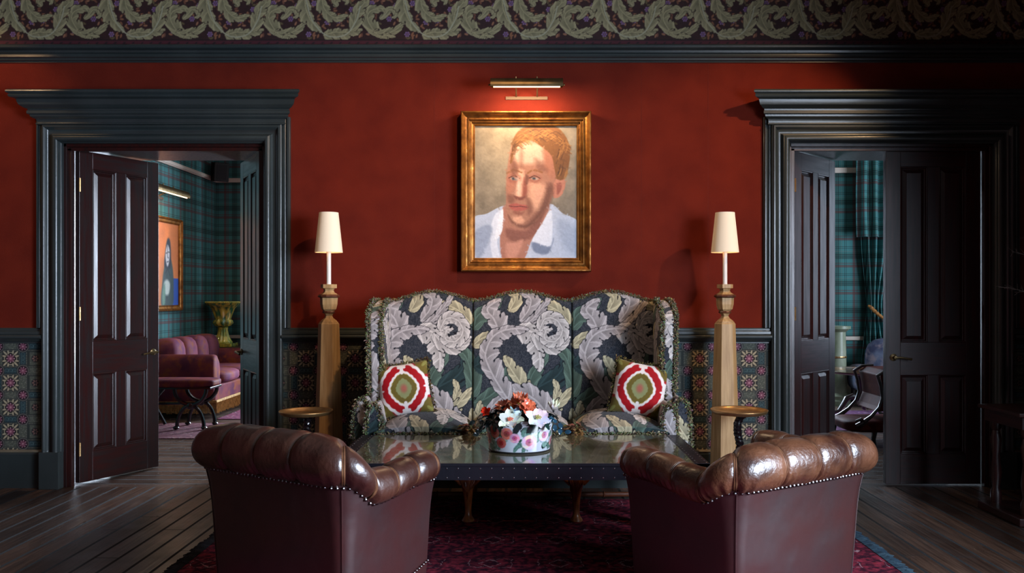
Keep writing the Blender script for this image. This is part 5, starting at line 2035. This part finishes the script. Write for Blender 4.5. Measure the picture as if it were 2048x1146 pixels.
def soft_box(mb, a, b, r=0.05, p=5.0, n=10):
    """cushion-like block"""
    cx_, cy_, cz_ = [(i + j) / 2 for i, j in zip(a, b)]
    hx, hy, hz = [(j - i) / 2 for i, j in zip(a, b)]
    K, M2 = 28, 14
    rings = []
    for i in range(M2 + 1):
        t = -PI / 2 + PI * i / M2
        row = []
        for j in range(K):
            ph = 2 * PI * j / K
            d = Vector((math.cos(t) * math.cos(ph), math.cos(t) * math.sin(ph), math.sin(t)))
            q = (abs(d.x) ** p + abs(d.y) ** p + abs(d.z) ** p) ** (-1 / p)
            row.append((cx_ + hx * d.x * q, cy_ + hy * d.y * q, cz_ + hz * d.z * q))
        rings.append(row)
    mb.loft(rings)
    return mb


def roll_arm(mb, x0, x1, y, hw, z0, z1):
    """arm running along X with a rolled top"""
    rings = []
    prof = []
    for k in range(40):
        a = 2 * PI * k / 40
        ca, sa = math.cos(a), math.sin(a)
        pw = 2.2 if sa > 0 else 7
        q = (abs(ca) ** pw + abs(sa) ** pw) ** (-1 / pw)
        prof.append((hw * q * ca * (1.0 + .25 * max(0, sa)), (z0 + z1) / 2 + (z1 - z0) / 2 * q * sa))
    for x_, f in ((x0, .02), (x0, .8), (x0 + .015, .97), (x0 + .04, 1), (x1 - .05, 1), (x1 - .018, .97), (x1, .82), (x1 + .006, .4), (x1 + .008, .02)):
        rings.append([(x_, y + a * f, (z0 + z1) / 2 + (b_ - (z0 + z1) / 2) * f) for a, b_ in prof])
    mb.loft(rings)
    return mb


roll_arm(MB(), -4.30, -3.53, 9.74, 0.115, 0.16, 0.72).build('arm', M_PV, s2, smooth=True, angle=60)
roll_arm(MB(), -4.30, -3.53, 11.24, 0.115, 0.16, 0.70).build('arm', M_PV, s2, smooth=True, angle=60)
for k in range(4):
    soft_box(MB(), (-4.36, 9.80 + k * .37, 0.35), (-4.02, 10.175 + k * .37, 0.895), p=3.4).build('back_cushion' if k else 'back_cushion', M_PVS, s2, smooth=True, angle=80)
for k in range(2):
    soft_box(MB(), (-4.1, 9.86 + k * .67, 0.36), (-3.48, 10.52 + k * .67, 0.52), p=4).build('seat_cushion', M_PVS, s2, smooth=True, angle=80)
soft_box(MB(), (-4.05, 9.88, .50), (-3.75, 10.35, .66), p=3).build('loose_cushion', M_PVS, s2, smooth=True, angle=80)
MB().box((-4.35, 9.66, 0.14), (-3.52, 11.38, 0.37)).build('base', M_PV, s2, bevel=0.02)
M_BULL = mat('gold_bullion', (196, 154, 88), (140, 104, 54), 30, rough=0.7)
fb_ = MB()
q = random.Random(4)
for x_ in np.arange(-4.30, -3.50, 0.016):
    ln = q.uniform(.12, .14)
    fb_.tube([(x_, 9.645, .185), (x_, 9.642, .185 - ln)], .0055, n=5)
for y_ in np.arange(9.65, 11.36, 0.02):
    ln = q.uniform(.12, .14)
    fb_.tube([(-3.505, y_, .185), (-3.502, y_, .185 - ln)], .0055, n=5)
fb_.build('bullion_fringe', M_BULL, s2)
hb = MB()
hb.box((-4.32, 9.635, .178), (-3.50, 9.655, .205)).box((-3.515, 9.64, .178), (-3.495, 11.37, .205))
hb.build('fringe_heading', M_BULL, s2, bevel=.004)

# stool
sY = 8.78
stl = thing('curule_stool', 'velvet topped stool on curved crossing dark legs, before the rose velvet sofa', 'stool', (-3.5, sY, 0))
Mx_ = Matrix.Translation((-3.535, sY + .12, 0)) @ Matrix.Rotation(math.radians(0), 4, 'Z')
sm_ = MB()
soft_box(sm_, (-4.15, sY - .02, .43), (-3.235, sY + .36, .515), p=6)
sm_.build('seat', M_PV, stl, smooth=True, angle=80)
MB().box((-4.12, sY, .415), (-3.25, sY + .33, .437)).build('seat_rail', M_IRON, stl, bevel=.004)
for y_ in (sY + 0.01, sY + .32):
    lg = MB()
    for sx in (-1, 1):
        up = [(-3.46 + sx * 0.165 * math.cos(t * PI / 2), y_, .42 - .165 * math.sin(t * PI / 2)) for t in np.linspace(0, 1, 8)]
        dn = [(-3.46 + sx * 0.14 * math.sin(t * PI / 2), y_, .25 - .235 * (1 - math.cos(t * PI / 2))) for t in np.linspace(0, 1, 8)]
        lg.tube(up, [.021] * 8, n=8)
        lg.tube(dn, [.021, .02, .019, .018, .018, .018, .02, .022], n=8)
        lg.ball((-3.46 + sx * .145, y_ - .01, .02), .026, 10, 6, (1.2, 1.2, .75))
    lg.ball((-3.46, y_ - .012, .245), .036, 12, 8, (1, .6, 1))
    lg.build('leg', M_IRON, stl, smooth=True)
MB().tube([(-4.1, sY + .16, .25), (-3.46, sY + .16, .25)], .014, n=8).build('stretcher', M_IRON, stl, smooth=True)
lg = MB()
for sx in (-1, 1):
    for y_ in (sY + .01, sY + .32):
        lg.tube([(-4.0 + sx * .16, y_, .42), (-4.0 + sx * .02, y_, .25), (-4.0 + sx * .15, y_, 0.008)], .018, n=8)
lg.build('leg_pair', M_IRON, stl, smooth=True)

# side table with urn
tY = 11.68
stb = thing('console_table', 'dark polished table under the green glazed urn, behind the velvet sofa', 'table', (-3.7, tY, 0))
MB().box((-4.12, tY - .24, .665), (-3.2, tY + .28, .695)).build('top', M_WOOD, stb, bevel=.005)
MB().box((-4.08, tY - .2, .59), (-3.24, tY + .24, .665)).build('frieze_rail', M_WOOD, stb)
for x_, y_ in ((-4.05, tY - .17), (-3.27, tY - .17), (-4.05, tY + .2), (-3.27, tY + .2)):
    MB().lathe([(.02, 0), (.026, .1), (.018, .3), (.028, .5), (.024, .6)], (x_, y_, 0), n=12).build('leg', M_WOOD, stb, smooth=True)
M_MAJ = mat('green_yellow_glaze', (56, 104, 66), (196, 180, 74), 9, rough=0.14, coat=0.8, stretch=(2, 2, .7), lo=.4, hi=.6, detail=5)
M_MAJ2 = mat('yellow_glaze', (206, 188, 84), (110, 140, 70), 12, rough=0.14, coat=0.8)
ux, uy, uz = X(432, 11.45) + .02, 11.66, .696
urn = thing('garden_urn', 'green and yellow glazed pedestal urn with flared rim, on the dark polished table', 'urn', (ux, uy, uz))


def fluted(mb, prof, n, amp, lobes, tw=0.0):
    rings = []
    for r, z_, am in prof:
        rings.append([(ux + (r + am * math.cos(lobes * a + tw * z_)) * math.cos(a), uy + (r + am * math.cos(lobes * a + tw * z_)) * math.sin(a), uz + z_) for a in [2 * PI * j / n for j in range(n)]])
    mb.loft(rings)


u1 = MB()
u1.box((ux - .155, uy - .155, uz), (ux + .155, uy + .155, uz + .045))
u1.build('plinth', M_MAJ, urn, bevel=.004)
u2 = MB()
fluted(u2, [(.125, .045, 0), (.13, .06, 0), (.10, .09, .006), (.07, .16, .008), (.06, .22, .006), (.068, .245, 0), (.072, .26, 0), (.06, .27, 0)], 96, 0, 12)
u2.build('stem', M_MAJ2, urn, smooth=True, angle=60)
u3 = MB()
fluted(u3, [(.05, .265, 0), (.10, .285, .010), (.128, .32, .014), (.118, .355, .010), (.10, .37, .003), (.108, .40, .006), (.125, .46, .009), (.15, .52, .007), (.185, .555, .004), (.215, .575, .004), (.225, .60, .004), (.21, .612, .0), (.18, .60, 0), (.13, .5, 0), (.09, .4, 0)], 96, 0, 11, 5.0)
u3.build('basin', M_MAJ, urn, smooth=True, angle=60)
u4 = MB()
for k in range(60):
    a = 2 * PI * k / 60
    u4.ball((ux + .222 * math.cos(a), uy + .222 * math.sin(a), uz + .605), .0135, 8, 5)
u4.build('beaded_rim', M_MAJ2, urn, smooth=True)

# picture on the tartan side wall
pw = thing('abstract_picture', 'gilt framed painting of a dark figure on orange and blue, on the tartan wall', 'painting', (-4.4, 10.2, 1.8))
py0, py1, pz0, pz1 = 9.30, 10.78, 1.205, 2.345


def rect_frame_side(mb, y0, y1, z0, z1, prof, Xw):
    cols = [[(Xw + d, y1 - i, z0 + i), (Xw + d, y0 + i, z0 + i), (Xw + d, y0 + i, z1 - i), (Xw + d, y1 - i, z1 - i)] for i, d in prof]
    v = [p for c in cols for p in c]
    f = []
    for i in range(len(cols) - 1):
        for j in range(4):
            f.append((i * 4 + j, i * 4 + 4 + j, i * 4 + 4 + (j + 1) % 4, i * 4 + (j + 1) % 4))
    mb.add(v, f)


mb = MB()
rect_frame_side(mb, py0, py1, pz0, pz1, [(0, 0), (0, .06), (.015, .07), (.03, .05), (.05, .045), (.06, .05), (.07, .035)], -4.4)
mb.build('frame', M_GOLD, pw)
pv = Canvas(150, 114, 1.0, (196, 112, 56))
pv.a *= (0.88 + .2 * vnoise(pv.nx, pv.ny, 14, 8))[..., None]
rect(pv, 128, 76, 150, 114, (28, 74, 160))
pv.blob([(95, 114), (98, 80), (104, 60), (112, 44), (124, 48), (132, 66), (134, 90), (130, 114)], (52, 70, 70), soft=2)
pv.blob([(104, 60), (108, 36), (114, 22), (122, 24), (125, 44), (122, 62)], (34, 40, 52), soft=2)
pv.blob([(108, 40), (114, 30), (121, 38), (119, 54), (113, 60), (108, 50)], (186, 186, 190), soft=1.5)
for p_ in ([(114, 32), (114, 46), (117, 48)], [(109, 42), (113, 41)], [(116, 40), (120, 40)], [(112, 54), (117, 53)], [(106, 70), (114, 64), (122, 72)], [(112, 66), (112, 104)]):
    pv.line(p_, 1.2, (30, 32, 40))
pv.blob([(102, 84), (112, 78), (122, 84), (118, 98), (106, 98)], (176, 188, 180), soft=2)
pv.blob([(98, 92), (106, 84), (106, 110), (98, 112)], (96, 130, 112), soft=2)
gy, gz = np.meshgrid(np.linspace(py0 + .065, py1 - .065, 190), np.linspace(pz0 + .065, pz1 - .065, 150))
cc = pv.sample((gy - py0 - .065) / (py1 - py0 - .13) * 150, (1 - (gz - pz0 - .065) / (pz1 - pz0 - .13)) * 114)
grid('canvas', np.stack([np.full_like(gy, -4.4 + .03), gy, gz], 2)[:, ::-1], cc[:, ::-1], M_OIL, pw)
picture_light(-4.4 + 0.20, 10.02, 2.62, 1.0, 'brass trough picture light above the orange and blue painting', along='Y', wall=-4.4, power=10.0, s=1.3)

# loudspeaker high in the corner
spk = thing('wall_speaker', 'small black loudspeaker high in the tartan corner', 'speaker', (-4.2, 11.8, 3.1))
Ms = Matrix.Translation((-4.22, 11.76, 3.10)) @ Matrix.Rotation(math.radians(35), 4, 'Z') @ Matrix.Rotation(math.radians(8), 4, 'X')
MB().box((-.10, -.09, -.13), (.10, .09, .13), Ms).build('cabinet', M_BLACK, spk, bevel=.01)
MB().box((-.07, -.094, -.10), (.07, -.088, .10), Ms).build('grille', mat('speaker_grille', (34, 34, 36), rough=.8), spk, bevel=.004)
MB().box((-.02, .08, -.02), (.02, .30, .02), Ms).build('bracket', M_BLACK, spk)

M_RUG2 = rug_mat('mauve_rug_weave', (140, 84, 104), (92, 52, 74), (196, 170, 176), .3, .3)
M_RUG3 = rug_mat('faded_rug_weave', (126, 96, 96), (96, 60, 72), (170, 156, 150), .3, .3)
r2 = MB().box((-3.46, 9.55, .001), (-1.2, 11.38, .008)).build('mauve_rug', M_RUG2)
tag(r2, 'mauve patterned rug in front of the velvet sofa', 'rug')
r3 = MB().box((-4.3, 8.26, .001), (-2.2, 9.25, .008)).build('faded_rug', M_RUG3)
tag(r3, 'faded pinkish beige rug under the crossed leg stool', 'rug')

# unseen curtain beside that room's window, added to shade the side wall's far end
M_CURT, nt, b = None, None, None
M_CURT = tartan_mat('tartan_curtain_cloth', 'X')


def drape(name, label, x0, x1, y, z0, z1, folds, depth, waist=None, m=M_CURT, group=None, parent=None):
    nu, nv = 260, 60
    gu, gt = np.meshgrid(np.linspace(0, 1, nu), np.linspace(0, 1, nv))
    z_ = z1 + (z0 - z1) * gt
    xa, xb = np.full_like(gt, x0), np.full_like(gt, x1)
    if waist:
        zc, wx0, wx1, sp_ = waist
        k = np.exp(-((z_ - zc) / sp_) ** 2)
        xa = xa + (wx0 - x0) * k
        xb = xb + (wx1 - x1) * k
    x_ = xa + (xb - xa) * gu
    y_ = y + depth * np.sin(gu * folds * 2 * PI + .6 * np.sin(gt * 3)) * (0.8 + .2 * gt) + .02 * np.sin(gu * 31)
    o = grid(name, np.stack([x_, y_, z_], 2), None, m, parent)
    sol = o.modifiers.new('thick', 'SOLIDIFY')
    sol.thickness = 0.006
    if parent is None:
        tag(o, label, 'curtain', group)
    return o


drape('curtain', 'unseen tartan curtain, added at the hidden sofa room window to shade the wall', -2.45, -2.15, 11.92, 0.02, 3.05, 3, .10)

# ================================================================== TABLE ROOM (through the other doorway)
cw_ = thing('window_curtain', 'tartan curtain with a short valance, tied back by a gold rope', 'curtain', (4.7, 11.0, 0))
drape('curtain_panel', '', 4.42, 4.95, 11.18, 0.02, 3.0, 5, .045, waist=(1.25, 4.50, 4.72, .55), parent=cw_)
drape('valance', '', 4.33, 5.6, 11.10, 2.16, 3.26, 9, .05, parent=cw_)
rp = MB()
P0 = [(4.48 + .30 * t, 11.06 - .04 * math.sin(t * PI), 1.26 - .20 * t - .05 * math.sin(t * PI)) for t in np.linspace(0, 1, 12)]
twist(rp, P0, .022, 5)
rp.build('tie_rope', mat('gold_rope', (176, 118, 54), (110, 66, 34), 40, rough=.6), cw_)

cp = thing('marble_column', 'pale veined marble pedestal column against the tartan wall', 'pedestal', (3.98, 10.85, 0))
M_MARB = mat('green_white_marble', (168, 172, 150), (110, 122, 96), 5, rough=.25, detail=8, stretch=(1, 1, .5))
MB().lathe([(.17, 0), (.17, .06), (.15, .08), (.155, .12), (.125, .15), (.120, .16)], (3.98, 10.85, 0), n=24).build('base', M_MARB, cp, smooth=True, angle=40)
MB().lathe([(.120, .16), (.115, .6), (.117, .615), (.115, .63), (.108, .93)], (3.98, 10.85, 0), n=24).build('shaft', M_MARB, cp, smooth=True, angle=40)
MB().lathe([(.108, .93), (.13, .945), (.15, .965), (.17, .97), (.17, 1.005), (.001, 1.005)], (3.98, 10.85, 0), n=24).build('capital', M_MARB, cp, smooth=True, angle=40)
MB().lathe([(.119, .60), (.122, .612), (.119, .624)], (3.98, 10.85, 0), n=24).build('gilt_band', M_BRASS, cp)

# tripod table
tx, ty_ = X(1722, 9.9), 9.9
tt_ = thing('tripod_table', 'round polished mahogany table on a tripod pedestal, before the tartan wall', 'table', (tx, ty_, 0))
MB().lathe([(.001, -.035), (.40, -.035), (.44, -.022), (.455, -.01), (.45, 0), (.43, -.002), (.41, -.006), (.001, -.006)], (tx, ty_, .52), n=60).build('top', mat('polished_mahogany_top', (120, 84, 58), (90, 58, 40), 4, rough=.12, coat=.8), tt_, smooth=True, angle=180)
MB().lathe([(.03, .10), (.045, .14), (.06, .19), (.045, .23), (.03, .26), (.028, .31), (.05, .345), (.062, .38), (.06, .43), (.09, .47), (.09, .488), (.001, .488)], (tx, ty_, 0), n=20).build('pedestal', M_WOOD, tt_, smooth=True)
for a in (185, 300, 62):
    a = math.radians(a)
    d = Vector((math.cos(a), math.sin(a), 0))
    c0 = Vector((tx, ty_, 0))
    MB().tube([c0 + d * .02 + Vector((0, 0, .17)), c0 + d * .10 + Vector((0, 0, .215)), c0 + d * .17 + Vector((0, 0, .19)), c0 + d * .22 + Vector((0, 0, .11)), c0 + d * .27 + Vector((0, 0, .045)), c0 + d * .36 + Vector((0, 0, .022)), c0 + d * .42 + Vector((0, 0, .03))], [.03, .034, .032, .027, .022, .018, .022], n=10).build('leg', M_WOOD, tt_, smooth=True)

# upholstered chair behind the table
c4 = thing('blue_patterned_armchair', 'blue-grey patterned armchair beside the tartan curtain, behind the tripod table', 'armchair', (4.65, 10.75, 0))
M_BL = velvet('blue_grey_pattern', (86, 92, 108), (58, 60, 78), (116, 104, 108))
soft_box(MB(), (4.10, 10.35, .20), (4.33, 10.95, .53), p=3.2).build('arm', M_BL, c4, smooth=True, angle=80)
soft_box(MB(), (4.95, 10.35, .20), (5.2, 10.95, .53), p=3.2).build('arm', M_BL, c4, smooth=True, angle=80)
soft_box(MB(), (4.36, 10.80, .20), (5.05, 10.98, .85), p=3.4).build('backrest', M_BL, c4, smooth=True, angle=80)
soft_box(MB(), (4.3, 10.3, .18), (5.0, 10.9, .46), p=4).build('seat', M_BL, c4, smooth=True, angle=80)
for x_, y_ in ((4.2, 10.42), (5.1, 10.42), (4.2, 10.88), (5.1, 10.88)):
    MB().lathe([(.018, 0), (.026, .1), (.03, .22)], (x_, y_, 0), n=12).build('leg', M_WOOD, c4, smooth=True)

# low framed chair close to the doorway
M_RV = velvet('dull_red_upholstery', (88, 38, 34), (64, 28, 28), (104, 52, 40))
c5 = thing('framed_low_chair', 'low mahogany framed chair with dull red upholstery, in front of the tripod table', 'chair', (3.35, 7.9, 0))
Yc = 7.85
fr5 = [(3.44, Yc, .705), (3.33, Yc, .70), (3.255, Yc, .655), (3.285, Yc, .56), (3.30, Yc, .45), (3.27, Yc, .36), (3.20, Yc, .28), (3.12, Yc, .22), (3.06, Yc, .19)]
MB().tube(fr5, [.014, .015, .017, .014, .013, .013, .016, .022, .02], n=10).build('side_frame', M_WOOD, c5, smooth=True)
MB().tube([(p[0], p[1] + .55, p[2]) for p in fr5], [.014, .015, .017, .014, .013, .013, .016, .022, .02], n=10).build('side_frame', M_WOOD, c5, smooth=True)
pb = MB()
rings = [[(x_ + .012, Yc + .02, z_), (x_ + .05 + (.705 - z_) * .0 + .35, Yc + .02, z_), (x_ + .40, Yc + .54, z_), (x_ + .012, Yc + .54, z_)] for x_, z_ in ((3.35, .70), (3.28, .655), (3.30, .56), (3.315, .45), (3.28, .36), (3.25, .32))]
pb.loft(rings)
pb.build('upholstery', M_RV, c5, bevel=.01)
soft_box(MB(), (3.0, Yc, .115), (3.75, Yc + .56, .235), p=5).build('seat_rail', M_RV, c5, smooth=True, angle=80)
MB().tube([(3.10, Yc + .01, .19), (3.14, Yc, .225), (3.10, Yc - .008, .25), (3.05, Yc, .235)], [.02, .024, .02, .008], n=8).build('scroll', M_WOOD, c5, smooth=True)
for x_, y_ in ((3.03, Yc + .05), (3.24, Yc + .05), (3.68, Yc + .05), (3.03, Yc + .5), (3.68, Yc + .5)):
    MB().tube([(x_ + .01, y_, .13), (x_ - .005, y_ - .01, .06), (x_ + .012, y_, 0.0)], [.026, .02, .014], n=8).build('foot', M_WOOD, c5, smooth=True)
r4 = MB().box((2.2, 8.75, .001), (4.3, 10.25, .008)).build('violet_rug', rug_mat('violet_rug_weave', (116, 84, 116), (84, 56, 84), (170, 156, 176), .3, .3))
tag(r4, 'violet patterned rug under the tripod table', 'rug')

# ================================================================== DARK CONSOLE WITH BRANCHES
ck = thing('side_console', 'very dark wooden console table beside the closed door leaf, under bare branches', 'table', (3.4, 5.4, 0))
MB().box((2.98, 5.12, .66), (3.72, 5.60, .685)).build('top', M_WOODX, ck, bevel=.006)
MB().box((3.02, 5.16, .58), (3.70, 5.58, .66)).build('frieze_rail', M_WOODX, ck)
MB().box((2.98, 5.12, .0), (3.72, 5.60, .05)).build('foot_board', M_WOODX, ck, bevel=.006)
for x_, y_ in ((3.07, 5.2), (3.64, 5.2), (3.07, 5.54), (3.64, 5.54)):
    MB().lathe([(.034, .05), (.034, .12), (.022, .15), (.034, .24), (.022, .36), (.034, .46), (.022, .52), (.034, .54), (.034, .58)], (x_, y_, 0), n=14).build('leg', M_WOOD, ck, smooth=True)
vs = thing('branch_vase', 'dark glazed vase of thin bare feathery branches on the dark console', 'vase', (3.45, 5.34, .685))
MB().lathe([(.001, 0), (.07, 0), (.10, .08), (.11, .16), (.08, .27), (.045, .34), (.06, .38), (.052, .38), (.035, .33), (.001, .1)], (3.45, 5.34, .686), n=28).build('vase_body', mat('dark_glaze', (24, 26, 28), rough=.2), vs, smooth=True)
M_BR = mat('dry_branch', (104, 90, 82), (70, 60, 56), 12, rough=.8)
qv = random.Random(6)
for tgt in ((-.42, .62), (-.22, .78), (-.32, .72), (-.08, .80), (-.50, .40), (.08, .75)):
    s_ = Vector((3.45, 5.34, 1.05))
    br = MB()
    pts = []
    for t in np.linspace(0, 1, 14):
        pts.append(s_ + Vector((tgt[0] * t ** 1.8, -.05 * t, tgt[1] * (1 - (1 - t) ** 1.6))))
    br.tube(pts, [.0035 * (1 - .6 * k / 13) for k in range(14)], n=6)
    for k in range(26):
        i = qv.randint(8, 12)
        p = pts[i].lerp(pts[i + 1], qv.random())
        br.tube([p, p + Vector((qv.uniform(-.07, .02), qv.uniform(-.02, .02), qv.uniform(-.03, .05)))], [.0012, .0006], n=4)
    br.build('branch', M_BR, vs)

# everything that stands on a rug stands on its pile
for o_ in list(scene.objects):
    if o_.parent is None and o_.name.split('.')[0] in ('wing_back_sofa', 'low_table', 'leather_tub_chair', 'tray_table', 'curule_stool', 'tripod_table', 'scatter_cushion'):
        o_.location.z += 0.0085
    if o_.name == 'flower_bowl':
        o_.location.z += 0.0105
